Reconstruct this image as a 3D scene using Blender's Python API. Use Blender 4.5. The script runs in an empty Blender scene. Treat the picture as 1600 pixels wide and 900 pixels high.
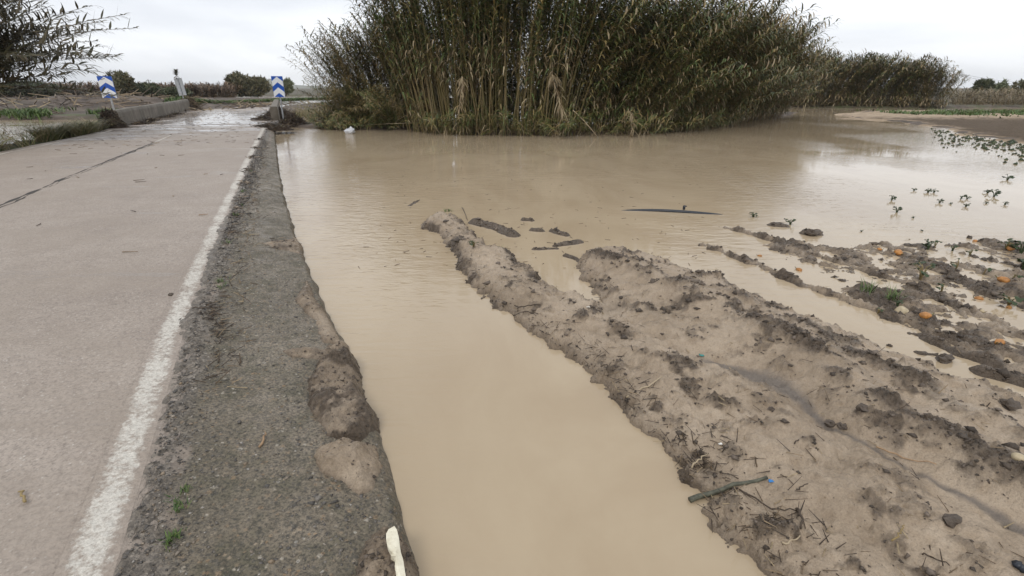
import bpy, math, random
import numpy as np
from mathutils import Vector, Matrix
R = math.radians
C = bpy.context.scene.collection
SC = bpy.context.scene
rng = np.random.default_rng(7)
random.seed(7)

# ------------------------------------------------------------------ camera
F, HOR, HC = 760.0, 137.0, 1.65
P = math.atan((450 - HOR) / F)
cam = bpy.data.cameras.new('camera')
cam.sensor_width = 36; cam.lens = F / 1600 * 36; cam.clip_start = .05; cam.clip_end = 9000
co = bpy.data.objects.new('camera', cam); C.objects.link(co)
co.location = (0, 0, HC); co.rotation_euler = (math.pi / 2 - P, 0, 0)
SC.camera = co

def G(u, v, z=0.0):
    """survey: the point of the level z that the photograph shows at (u, v)"""
    a = (u - 800) / F; b = (450 - v) / F
    t = (z - HC) / (-math.sin(P) + b * math.cos(P))
    return (a * t, (math.cos(P) + b * math.sin(P)) * t)

# ------------------------------------------------------------------ world, sun
SC.view_settings.view_transform = 'Standard'; SC.view_settings.look = 'None'
SC.view_settings.exposure = 0.36; SC.view_settings.gamma = 1
SUN_EL, SUN_AZ = 52.0, 200.0
w = bpy.data.worlds.new('World'); SC.world = w; w.use_nodes = True
nt = w.node_tree; nt.nodes.clear()
def N(nt, t, **k):
    n = nt.nodes.new(t)
    for a, b in k.items(): setattr(n, a, b)
    return n
sky = N(nt, 'ShaderNodeTexSky'); sky.sky_type = 'NISHITA'; sky.sun_disc = False
sky.sun_elevation = R(SUN_EL); sky.sun_rotation = R(SUN_AZ)
b1 = N(nt, 'ShaderNodeBackground'); b1.inputs['Strength'].default_value = .08
nt.links.new(sky.outputs[0], b1.inputs['Color'])
tc = N(nt, 'ShaderNodeTexCoord')
mp = N(nt, 'ShaderNodeMapping'); mp.inputs['Scale'].default_value = (1.0, 1.0, 3.2); mp.inputs['Location'].default_value = (.35, 2.1, .3)
nt.links.new(tc.outputs['Generated'], mp.inputs['Vector'])
nz = N(nt, 'ShaderNodeTexNoise'); nz.inputs['Scale'].default_value = 1.5; nz.inputs['Detail'].default_value = 6; nz.inputs['Roughness'].default_value = .48
nz.inputs['Distortion'].default_value = .5
nt.links.new(mp.outputs[0], nz.inputs['Vector'])
cr = N(nt, 'ShaderNodeValToRGB')
cr.color_ramp.elements[0].position = .40; cr.color_ramp.elements[0].color = (.60, .63, .69, 1)
cr.color_ramp.elements[1].position = .60; cr.color_ramp.elements[1].color = (.90, .92, .955, 1)
nt.links.new(nz.outputs['Fac'], cr.inputs[0])
b2 = N(nt, 'ShaderNodeBackground'); b2.inputs['Strength'].default_value = 1.0
nt.links.new(cr.outputs[0], b2.inputs['Color'])
mx = N(nt, 'ShaderNodeMixShader'); mx.inputs[0].default_value = .93     # cloud cover
nt.links.new(b1.outputs[0], mx.inputs[1]); nt.links.new(b2.outputs[0], mx.inputs[2])
wo = N(nt, 'ShaderNodeOutputWorld'); nt.links.new(mx.outputs[0], wo.inputs[0])
sl = bpy.data.lights.new('sun', 'SUN'); sl.energy = .9; sl.angle = R(16); sl.color = (1, .96, .9)
so = bpy.data.objects.new('sun', sl); C.objects.link(so)
d = Vector((math.sin(R(SUN_AZ)) * math.cos(R(SUN_EL)), math.cos(R(SUN_AZ)) * math.cos(R(SUN_EL)), math.sin(R(SUN_EL))))
so.rotation_euler = d.to_track_quat('Z', 'Y').to_euler()

# ------------------------------------------------------------------ helpers
WL = -0.30      # flood level
def tag(o, label=None, cat=None, group=None, kind=None):
    if label: o['label'] = label
    if cat: o['category'] = cat
    if group: o['group'] = group
    if kind: o['kind'] = kind
    return o
def empty(name, loc, rot=(0, 0, 0)):
    o = bpy.data.objects.new(name, None); C.objects.link(o)
    o.location = loc; o.rotation_euler = rot; o.empty_display_size = .2
    return o
def link(name, me, parent=None, loc=(0, 0, 0), rot=(0, 0, 0), scale=None):
    o = bpy.data.objects.new(name, me); C.objects.link(o)
    o.location = loc; o.rotation_euler = rot
    if scale is not None: o.scale = scale
    if parent: o.parent = parent
    return o
class MB:
    """collects loose pieces, then builds one mesh"""
    def __init__(s): s.v = []; s.f = []; s.m = []; s.n = 0
    def add(s, v, f, m=0):
        v = np.asarray(v, float).reshape(-1, 3)
        s.v.append(v); s.f += [tuple(i + s.n for i in q) for q in f]
        s.m += (list(m) if hasattr(m, '__len__') else [m] * len(f)); s.n += len(v)
    def box(s, c, d, rot=None, m=0, taper=1.0):
        x, y, z = [q / 2 for q in d]
        v = np.array([(-x,-y,-z),(x,-y,-z),(x,y,-z),(-x,y,-z),(-x*taper,-y*taper,z),(x*taper,-y*taper,z),(x*taper,y*taper,z),(-x*taper,y*taper,z)])
        if rot is not None: v = v @ np.array(rot.to_3x3()).T
        s.add(v + np.array(c), [(0,3,2,1),(4,5,6,7),(0,1,5,4),(1,2,6,5),(2,3,7,6),(3,0,4,7)], m)
    def tube(s, pts, rad, k=6, m=0, caps=True):
        pts = np.asarray(pts, float); n = len(pts)
        rad = np.broadcast_to(np.asarray(rad, float), (n,))
        d = np.gradient(pts, axis=0); d /= np.linalg.norm(d, axis=1)[:, None] + 1e-9
        ref = np.array((0, 0, 1.)) if abs(d[0][2]) < .9 else np.array((1., 0, 0))
        a = np.cross(d, ref); a /= np.linalg.norm(a, axis=1)[:, None] + 1e-9
        b = np.cross(d, a)
        th = np.arange(k) * 2 * math.pi / k
        v = pts[:, None] + rad[:, None, None] * (np.cos(th)[None, :, None] * a[:, None] + np.sin(th)[None, :, None] * b[:, None])
        f = [(i*k+j, i*k+(j+1) % k, (i+1)*k+(j+1) % k, (i+1)*k+j) for i in range(n-1) for j in range(k)]
        if caps: f += [tuple(range(k))[::-1], tuple(range((n-1)*k, n*k))]
        s.add(v.reshape(-1, 3), f, m)
    def mesh(s, name, mats, smooth=False):
        me = bpy.data.meshes.new(name)
        me.from_pydata(np.concatenate(s.v).tolist() if s.v else [], [], s.f)
        for q in (mats if isinstance(mats, (list, tuple)) else [mats]): me.materials.append(q)
        if max(s.m, default=0): me.polygons.foreach_set('material_index', s.m)
        if smooth: me.polygons.foreach_set('use_smooth', [True] * len(me.polygons))
        me.update(); return me
    def build(s, name, mats, parent=None, smooth=False, **k):
        return link(name, s.mesh(name, mats, smooth), parent, **k)

def _hash(ix, iy, seed):
    h = (ix.astype(np.int64) * 374761393 + iy.astype(np.int64) * 668265263 + seed * 1274126177) & 0x7fffffff
    h = ((h ^ (h >> 13)) * 1103515245) & 0x7fffffff
    h = ((h ^ (h >> 15)) * 12820163) & 0x7fffffff
    return (h ^ (h >> 14)) % 65536 / 32768.0 - 1.0
def vnoise(x, y, seed=0):
    ix = np.floor(x); iy = np.floor(y); fx = x - ix; fy = y - iy
    fx = fx*fx*fx*(fx*(fx*6-15)+10); fy = fy*fy*fy*(fy*(fy*6-15)+10)
    a = _hash(ix, iy, seed); b = _hash(ix+1, iy, seed); c = _hash(ix, iy+1, seed); e = _hash(ix+1, iy+1, seed)
    return (a*(1-fx)+b*fx)*(1-fy) + (c*(1-fx)+e*fx)*fy
def fbm(x, y, o=4, seed=0, gain=.5):
    s = 0; amp = 1; tot = 0
    for i in range(o):
        ca, sa = math.cos(.6*i), math.sin(.6*i)
        s = s + amp * vnoise((x*ca-y*sa)*2**i, (x*sa+y*ca)*2**i, seed+i*17); tot += amp; amp *= gain
    return s / tot
def sstep(a, b, x):
    t = np.clip((x-a)/(b-a), 0, 1); return t*t*(3-2*t)
def pl_dist(X, Y, pts, ret_t=False):
    D = np.full(X.shape, 1e9); T = np.zeros(X.shape); n = len(pts)-1
    for i in range(n):
        ax, ay = pts[i]; bx, by = pts[i+1]; dx, dy = bx-ax, by-ay; L = dx*dx+dy*dy+1e-12
        t = np.clip(((X-ax)*dx+(Y-ay)*dy)/L, 0, 1)
        q = (X-ax-t*dx)**2+(Y-ay-t*dy)**2
        if ret_t: T = np.where(q < D, (i+t)/n, T)
        D = np.minimum(D, q)
    D = np.sqrt(D)
    return (D, T) if ret_t else D
def sdf(X, Y, poly):
    """signed distance to a polygon, positive inside"""
    D = pl_dist(X, Y, list(poly)+[poly[0]]); ins = np.zeros(X.shape, bool)
    for i in range(len(poly)):
        ax, ay = poly[i]; bx, by = poly[(i+1) % len(poly)]
        if ay == by: continue
        ins ^= ((ay > Y) != (by > Y)) & (X < (bx-ax)*(Y-ay)/(by-ay)+ax)
    return np.where(ins, D, -D)
def grid(name, X, Y, Z, mat, attrs=None, smooth=True, keep=None, wrap=False):
    n, m = X.shape
    me = bpy.data.meshes.new(name)
    idx = np.arange(n*m).reshape(n, m)
    q = np.stack([idx[:-1, :-1], idx[:-1, 1:], idx[1:, 1:], idx[1:, :-1]], -1)
    if keep is not None:
        q = q[(keep[:-1, :-1] | keep[:-1, 1:] | keep[1:, 1:] | keep[1:, :-1])]
    q = q.reshape(-1, 4)
    V = np.stack([X, Y, Z], -1).reshape(-1, 3)
    used = np.zeros(len(V), bool); used[q] = True
    new = np.cumsum(used)-1; q = new[q]; V = V[used]
    # make sure faces look up
    a = V[q[0][1]]-V[q[0][0]]; b = V[q[0][3]]-V[q[0][0]]
    if np.cross(a, b)[2] < 0: q = q[:, ::-1]
    me.vertices.add(len(V)); me.vertices.foreach_set('co', V.astype(np.float32).ravel())
    me.loops.add(q.size); me.loops.foreach_set('vertex_index', q.astype(np.int32).ravel())
    me.polygons.add(len(q)); me.polygons.foreach_set('loop_start', np.arange(0, q.size, 4, dtype=np.int32))
    me.polygons.foreach_set('loop_total', np.full(len(q), 4, np.int32))
    me.update(calc_edges=True)
    me.polygons.foreach_set('use_smooth', np.full(len(q), smooth))
    for k, v in (attrs or {}).items():
        at = me.attributes.new(k, 'FLOAT', 'POINT'); at.data.foreach_set('value', v.reshape(-1)[used].astype(np.float32))
    me.materials.append(mat)
    return me

# ------------------------------------------------------------------ materials
class M:
    def __init__(s, name, rough=.6, spec=.5):
        s.m = bpy.data.materials.new(name); s.m.use_nodes = True
        s.t = s.m.node_tree; s.p = s.t.nodes['Principled BSDF']
        s.p.inputs['Roughness'].default_value = rough; s.p.inputs['Specular IOR Level'].default_value = spec
        s.tc = None
    def L(s, a, b): s.t.links.new(a, b)
    def co(s):
        if not s.tc: s.tc = s.t.nodes.new('ShaderNodeTexCoord')
        return s.tc.outputs['Object']
    def map(s, scale=(1, 1, 1), rot=(0, 0, 0)):
        n = s.t.nodes.new('ShaderNodeMapping'); n.inputs['Scale'].default_value = scale; n.inputs['Rotation'].default_value = rot
        s.L(s.co(), n.inputs[0]); return n.outputs[0]
    def noise(s, scale, detail=4, rough=.55, vec=None, dist=0):
        n = s.t.nodes.new('ShaderNodeTexNoise')
        n.inputs['Scale'].default_value = scale; n.inputs['Detail'].default_value = detail; n.inputs['Roughness'].default_value = rough
        n.inputs['Distortion'].default_value = dist
        s.L(vec or s.co(), n.inputs['Vector']); return n.outputs['Fac']
    def vor(s, scale, out='Distance', feature='F1', vec=None, rnd=1):
        n = s.t.nodes.new('ShaderNodeTexVoronoi'); n.feature = feature
        n.inputs['Scale'].default_value = scale; n.inputs['Randomness'].default_value = rnd
        s.L(vec or s.co(), n.inputs['Vector']); return n.outputs[out]
    def ramp(s, fac, stops, interp='LINEAR'):
        n = s.t.nodes.new('ShaderNodeValToRGB'); n.color_ramp.interpolation = interp
        e = n.color_ramp.elements
        while len(e) < len(stops): e.new(.5)
        for q, (p, c) in zip(e, stops):
            q.position = p; q.color = (c, c, c, 1) if not hasattr(c, '__len__') else (*c, 1)
        s.L(fac, n.inputs[0]); return n.outputs[0]
    def mix(s, fac, a, b, mode='MIX'):
        n = s.t.nodes.new('ShaderNodeMix'); n.data_type = 'RGBA'; n.blend_type = mode
        for v, i in ((fac, 0), (a, 6), (b, 7)):
            if hasattr(v, 'is_output'): s.L(v, n.inputs[i])
            else: n.inputs[i].default_value = v if i == 0 else (*v, 1)
        return n.outputs[2]
    def math(s, op, a, b=0., clamp=False):
        n = s.t.nodes.new('ShaderNodeMath'); n.operation = op; n.use_clamp = clamp
        for v, i in ((a, 0), (b, 1)):
            if hasattr(v, 'is_output'): s.L(v, n.inputs[i])
            else: n.inputs[i].default_value = v
        return n.outputs[0]
    def attr(s, name):
        n = s.t.nodes.new('ShaderNodeAttribute'); n.attribute_name = name; return n.outputs['Fac']
    def island(s): return s.t.nodes.new('ShaderNodeNewGeometry').outputs['Random Per Island']
    def orand(s): return s.t.nodes.new('ShaderNodeObjectInfo').outputs['Random']
    def col(s, c):
        if hasattr(c, 'is_output'): s.L(c, s.p.inputs['Base Color'])
        else: s.p.inputs['Base Color'].default_value = (*c, 1)
        return s
    def rough(s, c): s.L(c, s.p.inputs['Roughness']); return s
    def bump(s, h, dist=.01, strength=1., prev=None):
        n = s.t.nodes.new('ShaderNodeBump'); n.inputs['Distance'].default_value = dist; n.inputs['Strength'].default_value = strength
        s.L(h, n.inputs['Height'])
        if prev: s.L(prev, n.inputs['Normal'])
        s.L(n.outputs[0], s.p.inputs['Normal']); return n.outputs[0]

def mat_road(paint=False):
    m = M('worn_road_paint' if paint else 'silted_asphalt')
    big = m.noise(.35, 5, .6); mid = m.noise(2.2, 5, .65); fine = m.noise(70, 4, .7)
    base = m.ramp(m.math('ADD', m.math('MULTIPLY', big, .6), m.math('MULTIPLY', mid, .4)), [(.36, (.30, .245, .200)), (.5, (.375, .312, .258)), (.64, (.43, .365, .305))])
    base = m.mix(m.ramp(fine, [(.38, .5), (.52, 0.)]), base, (.15, .125, .105)); med = m.noise(26, 4, .75); base = m.mix(m.ramp(med, [(.36, .45), (.50, 0.)]), base, (.17, .14, .115))
    chip = m.ramp(m.vor(38), [(.13, 1.), (.24, 0.)])
    sel = m.ramp(m.noise(19, 2), [(.50, 0.), (.57, .75)])
    base = m.mix(m.math('MULTIPLY', chip, sel), base, (.60, .56, .50))
    dk = m.ramp(m.vor(30, vec=m.map((1, 1, 1), (0, 0, .6))), [(.05, .8), (.13, 0.)])
    base = m.mix(m.math('MULTIPLY', dk, m.ramp(m.noise(9, 3), [(.5, 0.), (.62, .9)])), base, (.07, .06, .05))
    film = m.ramp(m.noise(.9, 6, .68, vec=m.map((.8, 1.3, 1), (0, 0, .41)), dist=.7), [(.44, 0.), (.64, .65)]); base = m.mix(film, base, (.305, .250, .200))
    # silt swept along the wheel tracks, wet darker lane near the deck
    wet = m.attr('wet')
    pud = m.ramp(m.math('ADD', m.noise(.8, 5, .65, vec=m.map((.45, 1.6, 1), (0, 0, -.41))), m.math('MULTIPLY', wet, .34)), [(.60, 0.), (.74, 1.)])
    base = m.mix(m.math('MULTIPLY', pud, .45), base, (.15, .125, .11))
    if paint:
        wear = m.noise(30, 5, .78); w2 = m.noise(2.4, 4); e = m.attr('edge')
        fac = m.ramp(m.math('SUBTRACT', m.math('ADD', m.math('MULTIPLY', wear, .8), m.math('MULTIPLY', w2, .35)), m.math('MULTIPLY', e, .30)), [(.47, 0.), (.61, .88)])
        c = m.ramp(m.noise(90, 3, .7), [(.3, (.46, .43, .37)), (.6, (.70, .665, .59))])
        base = m.mix(fac, base, c)
    m.col(base)
    m.rough(m.mix(pud, (.62, .62, .62), (.10, .10, .10)))
    bm = m.math('MULTIPLY', m.math('SUBTRACT', 1.0, pud), m.math('ADD', m.math('MULTIPLY', fine, .6), m.math('MULTIPLY', m.vor(34), .7)))
    m.bump(bm, .012, .9)
    return m.m
def mat_paint(): return mat_road(True)
def mat_concrete():
    m = M('mossy_aggregate_concrete')
    big = m.noise(1.1, 5, .6); mid = m.noise(6, 5, .65)
    base = m.ramp(big, [(.33, (.150, .122, .080)), (.48, (.215, .176, .124)), (.66, (.300, .250, .186))])
    base = m.mix(m.ramp(mid, [(.45, 0.), (.65, .55)]), base, (.080, .080, .046))      # moss
    def pebbles(sc, lo, hi, k0, k1):
        n = m.t.nodes.new('ShaderNodeSeparateColor'); m.L(m.vor(sc, 'Color'), n.inputs[0])
        c = m.ramp(n.outputs[0], [(.0, (.06, .053, .045)), (.3, (.13, .115, .09)), (.55, (.21, .175, .125)), (.76, (.29, .185, .095)), (.9, (.37, .31, .23)), (1., (.55, .51, .44))])
        d_ = m.vor(sc)
        return c, d_, m.math('MULTIPLY', m.math('MULTIPLY', m.ramp(d_, [(lo, 1.), (hi, 0.)]), m.ramp(m.noise(2.0, 4), [(.34, k0), (.6, k1)])), m.ramp(n.outputs[1], [(.35, 0.), (.45, 1.)]))
    c1, d1, e1 = pebbles(46, .28, .45, .5, .9); c2, d2, e2 = pebbles(24, .22, .36, .35, .85)
    base = m.mix(e1, base, c1); base = m.mix(e2, base, c2)
    fn = m.noise(75, 4, .75)
    base = m.mix(m.ramp(fn, [(.40, .75), (.54, 0.)]), base, (.035, .031, .024)); base = m.mix(m.ramp(m.noise(34, 3, .8), [(.37, .6), (.48, 0.)]), base, (.05, .046, .034))
    cm = m.attr('crumb'); cc = m.ramp(m.vor(34, 'Color'), [(.1, (.11, .092, .073)), (.6, (.215, .183, .148)), (1., (.38, .33, .275))])
    base = m.mix(m.math('MULTIPLY', cm, .85), base, m.mix(m.ramp(fn, [(.42, .6), (.55, 0.)]), cc, (.035, .03, .026)))
    silt = m.math('ADD', m.attr('silt'), m.math('MULTIPLY', m.math('SUBTRACT', m.noise(5, 6, .75), .5), 1.0))
    base = m.mix(m.ramp(silt, [(.40, 0.), (.72, .85)]), base, (.31, .25, .20))
    m.col(base); m.rough(m.ramp(mid, [(.35, .4), (.6, .7)]))
    h = m.math('ADD', m.math('MULTIPLY', m.math('SUBTRACT', 1., d2), .9), m.math('MULTIPLY', fn, .6))
    m.bump(h, .014, .9)
    return m.m
def mat_mud(name='wet_mud', far=False):
    m = M(name, spec=.4)
    clod = m.attr('clod'); silt = m.attr('silt')
    big = m.noise(1.3, 4, .6); mid = m.noise(9, 6, .7); fine = m.noise(60, 4, .75)
    pale = m.ramp(m.math('ADD', m.math('MULTIPLY', big, .55), m.math('MULTIPLY', mid, .45)), [(.36, (.28, .212, .144)), (.52, (.41, .320, .228)), (.66, (.50, .402, .296))])
    dark = m.ramp(m.noise(30, 5, .75), [(.33, (.034, .025, .017)), (.52, (.092, .068, .048)), (.7, (.205, .158, .117))])
    k = m.math('ADD', clod, m.math('MULTIPLY', m.math('SUBTRACT', mid, .5), 1.5))
    k = m.math('ADD', k, m.math('MULTIPLY', m.math('SUBTRACT', fine, .5), .7))
    c = m.mix(m.ramp(k, [(.22, 0.), (.85, .9)]), pale, dark)
    c = m.mix(m.ramp(m.noise(110, 3, .75), [(.38, .28), (.52, 0.)]), c, (.12, .094, .072))
    spk = m.math('MULTIPLY', m.ramp(m.vor(34), [(.07, 1.), (.16, 0.)]), m.ramp(m.noise(7, 3), [(.47, 0.), (.6, .85)]))
    c = m.mix(spk, c, (.06, .047, .037))
    c = m.mix(m.ramp(silt, [(.25, 0.), (.9, .75)]), c, (.125, .110, .098))
    dp = m.attr('damp'); c = m.mix(m.math('MULTIPLY', dp, .55), c, (.085, .064, .046))
    m.col(c)
    m.rough(m.ramp(m.math('SUBTRACT', m.math('SUBTRACT', m.noise(2.4, 4), m.math('MULTIPLY', dp, .12)), m.math('MULTIPLY', clod, .15)), [(.35, .26), (.6, .58)]))
    h = m.math('ADD', m.math('MULTIPLY', mid, m.math('ADD', .6, m.math('MULTIPLY', clod, 1.4))), m.math('MULTIPLY', fine, m.math('ADD', .55, m.math('MULTIPLY', clod, .6))))
    m.bump(h, .03, .8)
    if far:
        for l_ in list(m.p.inputs['Roughness'].links): m.t.links.remove(l_)
        m.p.inputs['Roughness'].default_value = .9; m.p.inputs['Specular IOR Level'].default_value = .12
    return m.m
def mat_ground():
    m = M('damp_field_soil', .7, .3)
    g = m.attr('grass')
    c = m.ramp(m.noise(.5, 6, .65), [(.36, (.055, .040, .029)), (.52, (.098, .073, .054)), (.66, (.165, .127, .098))])
    gr = m.ramp(m.noise(2.5, 5, .7), [(.35, (.05, .065, .022)), (.65, (.105, .12, .045))])
    k = m.ramp(m.math('ADD', g, m.math('MULTIPLY', m.math('SUBTRACT', m.noise(.9, 5, .7), .5), .9)), [(.4, 0.), (.58, .95)])
    m.col(m.mix(k, c, gr)); m.bump(m.noise(6, 5, .7), .12, .8)
    return m.m
def mat_water():
    m = M('muddy_flood_water', .025, .5); m.p.inputs['IOR'].default_value = 1.33
    c = m.ramp(m.noise(.22, 4, .55, vec=m.map((1, .6, 1))), [(.35, (.405, .320, .215)), (.65, (.470, .374, .255))])
    sw = m.noise(.55, 5, .6, vec=m.map((1, .55, 1), (0, 0, .4)), dist=1.8); c = m.mix(m.ramp(sw, [(.36, .42), (.56, 0.)]), c, (.345, .258, .165))
    m.col(c)
    # wind patches: some reaches lie glassy, others are rippled
    patch = m.ramp(m.noise(.16, 3, .5, vec=m.map((1, .7, 1), (0, 0, .5))), [(.42, .05), (.60, 1.)])
    r1 = m.noise(5.5, 2, .5, vec=m.map((.55, 1.9, 1), (0, 0, .25)), dist=.6)
    r2 = m.noise(15, 2, .5, vec=m.map((.6, 1.8, 1), (0, 0, -.2)), dist=.4)
    h = m.math('MULTIPLY', m.math('ADD', r1, m.math('MULTIPLY', r2, .35)), patch)
    m.bump(h, .018, .6)
    return m.m
def mat_leaf(name, stops, rough=.5):
    m = M(name, rough, .35)
    r = m.math('FRACT', m.math('ADD', m.island(), m.math('MULTIPLY', m.orand(), .37)))
    c = m.ramp(r, stops)
    m.col(c)
    return m.m
def mat_plain(name, col, rough=.6, var=.25, scale=12, spec=.4, bump=.0):
    m = M(name, rough, spec)
    a = tuple(q*(1-var) for q in col); b = tuple(min(1, q*(1+var)) for q in col)
    n = m.noise(scale, 5, .65)
    m.col(m.ramp(n, [(.33, a), (.67, b)]))
    if bump: m.bump(n, bump, .8)
    return m.m
def mat_rand(name, stops, rough=.7, scale=40, bump=.004):
    m = M(name, rough, .35)
    c = m.ramp(m.island(), stops); n = m.noise(scale, 4, .7)
    m.col(m.mix(m.ramp(n, [(.35, .45), (.6, 0.)]), c, (.03, .025, .02)))
    m.bump(n, bump, .7); return m.m

ROAD = mat_road(); PAINT = mat_paint(); CONC = mat_concrete(); MUD = mat_mud(); SHOAL = mat_mud('shoal_mud', True); SOIL = mat_ground(); WATER = mat_water()
LEAF_MIX = mat_leaf('cane_leaf_olive', [(.0, (0.050, 0.065, 0.017)), (.25, (0.093, 0.107, 0.027)), (.5, (0.066, 0.087, 0.027)), (.68, (0.147, 0.129, 0.041)), (.82, (0.219, 0.162, 0.062)), (.93, (0.317, 0.242, 0.103)), (1., (0.123, 0.076, 0.029))])
LEAF_GREEN = mat_leaf('cane_leaf_green', [(.0, (0.050, 0.076, 0.020)), (.3, (0.093, 0.129, 0.036)), (.55, (0.068, 0.099, 0.035)), (.75, (0.137, 0.145, 0.045)), (.9, (0.230, 0.182, 0.070)), (1., (0.315, 0.237, 0.101))])
LEAF_BROWN = mat_leaf('cane_leaf_brown', [(.0, (0.083, 0.067, 0.023)), (.3, (0.143, 0.103, 0.037)), (.5, (0.093, 0.096, 0.029)), (.7, (0.219, 0.156, 0.062)), (.88, (0.308, 0.226, 0.099)), (1., (0.101, 0.060, 0.024))])
LEAF_DRY = mat_leaf('dry_cane_leaf', [(.0, (0.164, 0.119, 0.066)), (.4, (0.271, 0.209, 0.123)), (.7, (0.353, 0.287, 0.176)), (1., (0.197, 0.139, 0.074))])
STEM = mat_leaf('cane_stem', [(.0, (0.139, 0.086, 0.037)), (.4, (0.205, 0.135, 0.057)), (.7, (0.127, 0.111, 0.041)), (1., (0.271, 0.197, 0.098))], .45)
STEM_DARK = mat_leaf('dark_cane_stem', [(.0, (.07, .052, .03)), (1., (.12, .09, .05))], .5)
LEAF_DARK = mat_leaf('dark_cane_leaf', [(.0, (.045, .045, .02)), (.5, (.075, .065, .03)), (.85, (.11, .085, .045)), (1., (.15, .11, .06))])
STEM_DRY = mat_leaf('dry_cane_stem', [(.0, (.30, .23, .14)), (1., (.42, .34, .23))], .5)
GRASS = mat_leaf('verge_grass', [(.0, (.10, .13, .04)), (.35, (.18, .20, .075)), (.55, (.26, .25, .11)), (.75, (.42, .35, .20)), (1., (.30, .22, .12))])
GRASS_G = mat_leaf('low_green_grass', [(.0, (.035, .075, .015)), (.5, (.075, .13, .03)), (1., (.13, .17, .05))])
TWIG = mat_rand('wet_twig', [(.0, (.028, .02, .014)), (.5, (.06, .042, .028)), (.85, (.12, .085, .055)), (1., (.26, .19, .12))], .55)
STRAW = mat_rand('straw_bits', [(.0, (.05, .035, .024)), (.45, (.11, .075, .045)), (.8, (.30, .22, .13)), (1., (.42, .33, .2))], .6)
CLODM = mat_rand('dark_clod_soil', [(.0, (.06, .046, .035)), (.6, (.115, .09, .069)), (1., (.22, .175, .138))], .6, 60, .012)
STONE = mat_rand('loose_stone', [(.0, (.07, .065, .06)), (.4, (.14, .128, .115)), (.75, (.22, .195, .165)), (.9, (.27, .20, .13)), (1., (.45, .42, .38))], .55, 50)

# ------------------------------------------------------------------ road frame of reference: s along, n across (right positive)
DX, DY = -.400, .9165
NX, NY = .9165, .400
S1, RAD = 50.0, 46.0      # straight part, then a right-hand bend
def road_pt(s, n):
    s = np.asarray(s, float); n = np.asarray(n, float)
    ss = np.minimum(s, S1)
    x = DX*ss + NX*n; y = DY*ss + NY*n
    # bend round a centre to the right
    cx, cy = DX*S1 + NX*(RAD-4), DY*S1 + NY*(RAD-4)
    th = np.maximum(s-S1, 0)/RAD
    r = RAD-4-n
    bx = cx - r*(np.cos(th)*NX - np.sin(th)*DX); by = cy - r*(np.cos(th)*NY - np.sin(th)*DY)
    return np.where(s > S1, bx, x), np.where(s > S1, by, y)
def ns_of(x, y): return x*DX+y*DY, x*NX+y*NY
LINE_R = [(-.72, -2), (-.80, 1.3), (-.93, 4), (-.97, 8), (-.97, 16), (-.95, 23), (-.9, 34)]   # outer side of the right edge line (n, s)
def n_line(s): return np.interp(s, [q[1] for q in LINE_R], [q[0] for q in LINE_R])
def n_left(s): return np.interp(s, [-5, 14, 18, 24, 30, 45, 60], [-7.5, -7.42, -7.2, -6.75, -6.9, -6.75, -6.8])
def gap_s(a, b, k):  # spacing that grows with the distance
    return np.exp(np.linspace(math.log(a+5), math.log(b+5), k))-5

# ground ----------------------------------------------------------------
def px(pts, z): return [G(u, v, z) for u, v in pts]
def rp(s, n): a, b = road_pt(s, n); return (float(a), float(b))
verge_left = [rp(-8, -.9), rp(5, -.9), rp(15, -1.1), rp(27.5, -1.1), rp(27.5, -8.0), rp(25, -8.6), rp(20, -9.6), rp(14, -10.2), rp(5, -10.8), rp(-8, -11)]
bank_left = [(-400, 30), (-60, 33.5), (-33, 33.0), (-24, 33.2), (-21.5, 34.5), rp(41, -6.9), rp(43, -6.2), rp(48, -.2), (-15, 36), (-12.5, 34.5), (-9.5, 34), (-6, 38), (-4, 60), (-10, 100), (-400, 104)]
isle = px([(440, 200), (520, 204), (640, 203), (750, 212), (900, 211), (1040, 207), (1150, 194), (1235, 181)], WL) + [(26, 46), (14, 36), (7, 29), (2, 28), (-5, 33), (-9, 36), (-12, 35)]
far_right = [(23, 56), (30, 54.4), (43, 51.5), (47.5, 53.5), (60, 55), (90, 56), (300, 75), (300, 120), (-5, 120), (-4, 66), (10, 62)]
far_land = [(-4000, 128), (-100, 124), (-45, 126), (60, 118), (4000, 125), (4000, 5000), (-4000, 5000)]
shoal = px([(1300, 180), (1345, 174), (1420, 172.5), (1600, 176), (1800, 180), (1900, 260), (1700, 246), (1580, 226), (1500, 212), (1440, 197), (1400, 190), (1330, 186)], WL)
def ground_h(X, Y):
    h = np.full(X.shape, -.85); g = np.zeros(X.shape)
    nz_ = fbm(X*.35, Y*.35, 4, 3)
    def land(poly, z, soft, grass):
        nonlocal h, g
        sd = sdf(X, Y, poly) + nz_*soft*1.2
        k = sstep(-soft, soft, sd)
        hh = -.85 + (z+.85)*k
        g = np.where(hh > h, grass, g); h = np.maximum(h, hh)
    land(verge_left, -.10, .5, .75)
    land(bank_left, -.05, .9, .35)
    land(isle, -.18, .5, .1)
    land(far_right, -.1, 1.0, .45)
    land(far_land, .1, 3, .45)
    land(shoal, -.262, .8, .1)
    # heaped soil behind the parapet
    h = h + .95*np.exp(-((X+36)/8)**2-((Y-46)/5)**2)*(1+.4*nz_) + .35*np.exp(-((X+42)/8)**2-((Y-50)/6)**2)
    g = np.where(((X+30)/8)**2+((Y-46)/6)**2 < 1.2, .05, g)
    # green strips: along the bank on the left, along the bend, on the shoal
    g = np.maximum(g, .62*np.exp(-((Y-35.2-.05*(X+30))/1.8)**2)*(X < -26))
    g = np.maximum(g, .9*np.exp(-((Y-41)/2.2)**2)*(X > 30)*(X < 90))
    h = h + np.where(h > -.4, .05*fbm(X*1.5, Y*1.5, 3, 9), 0)
    return h, g
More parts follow.
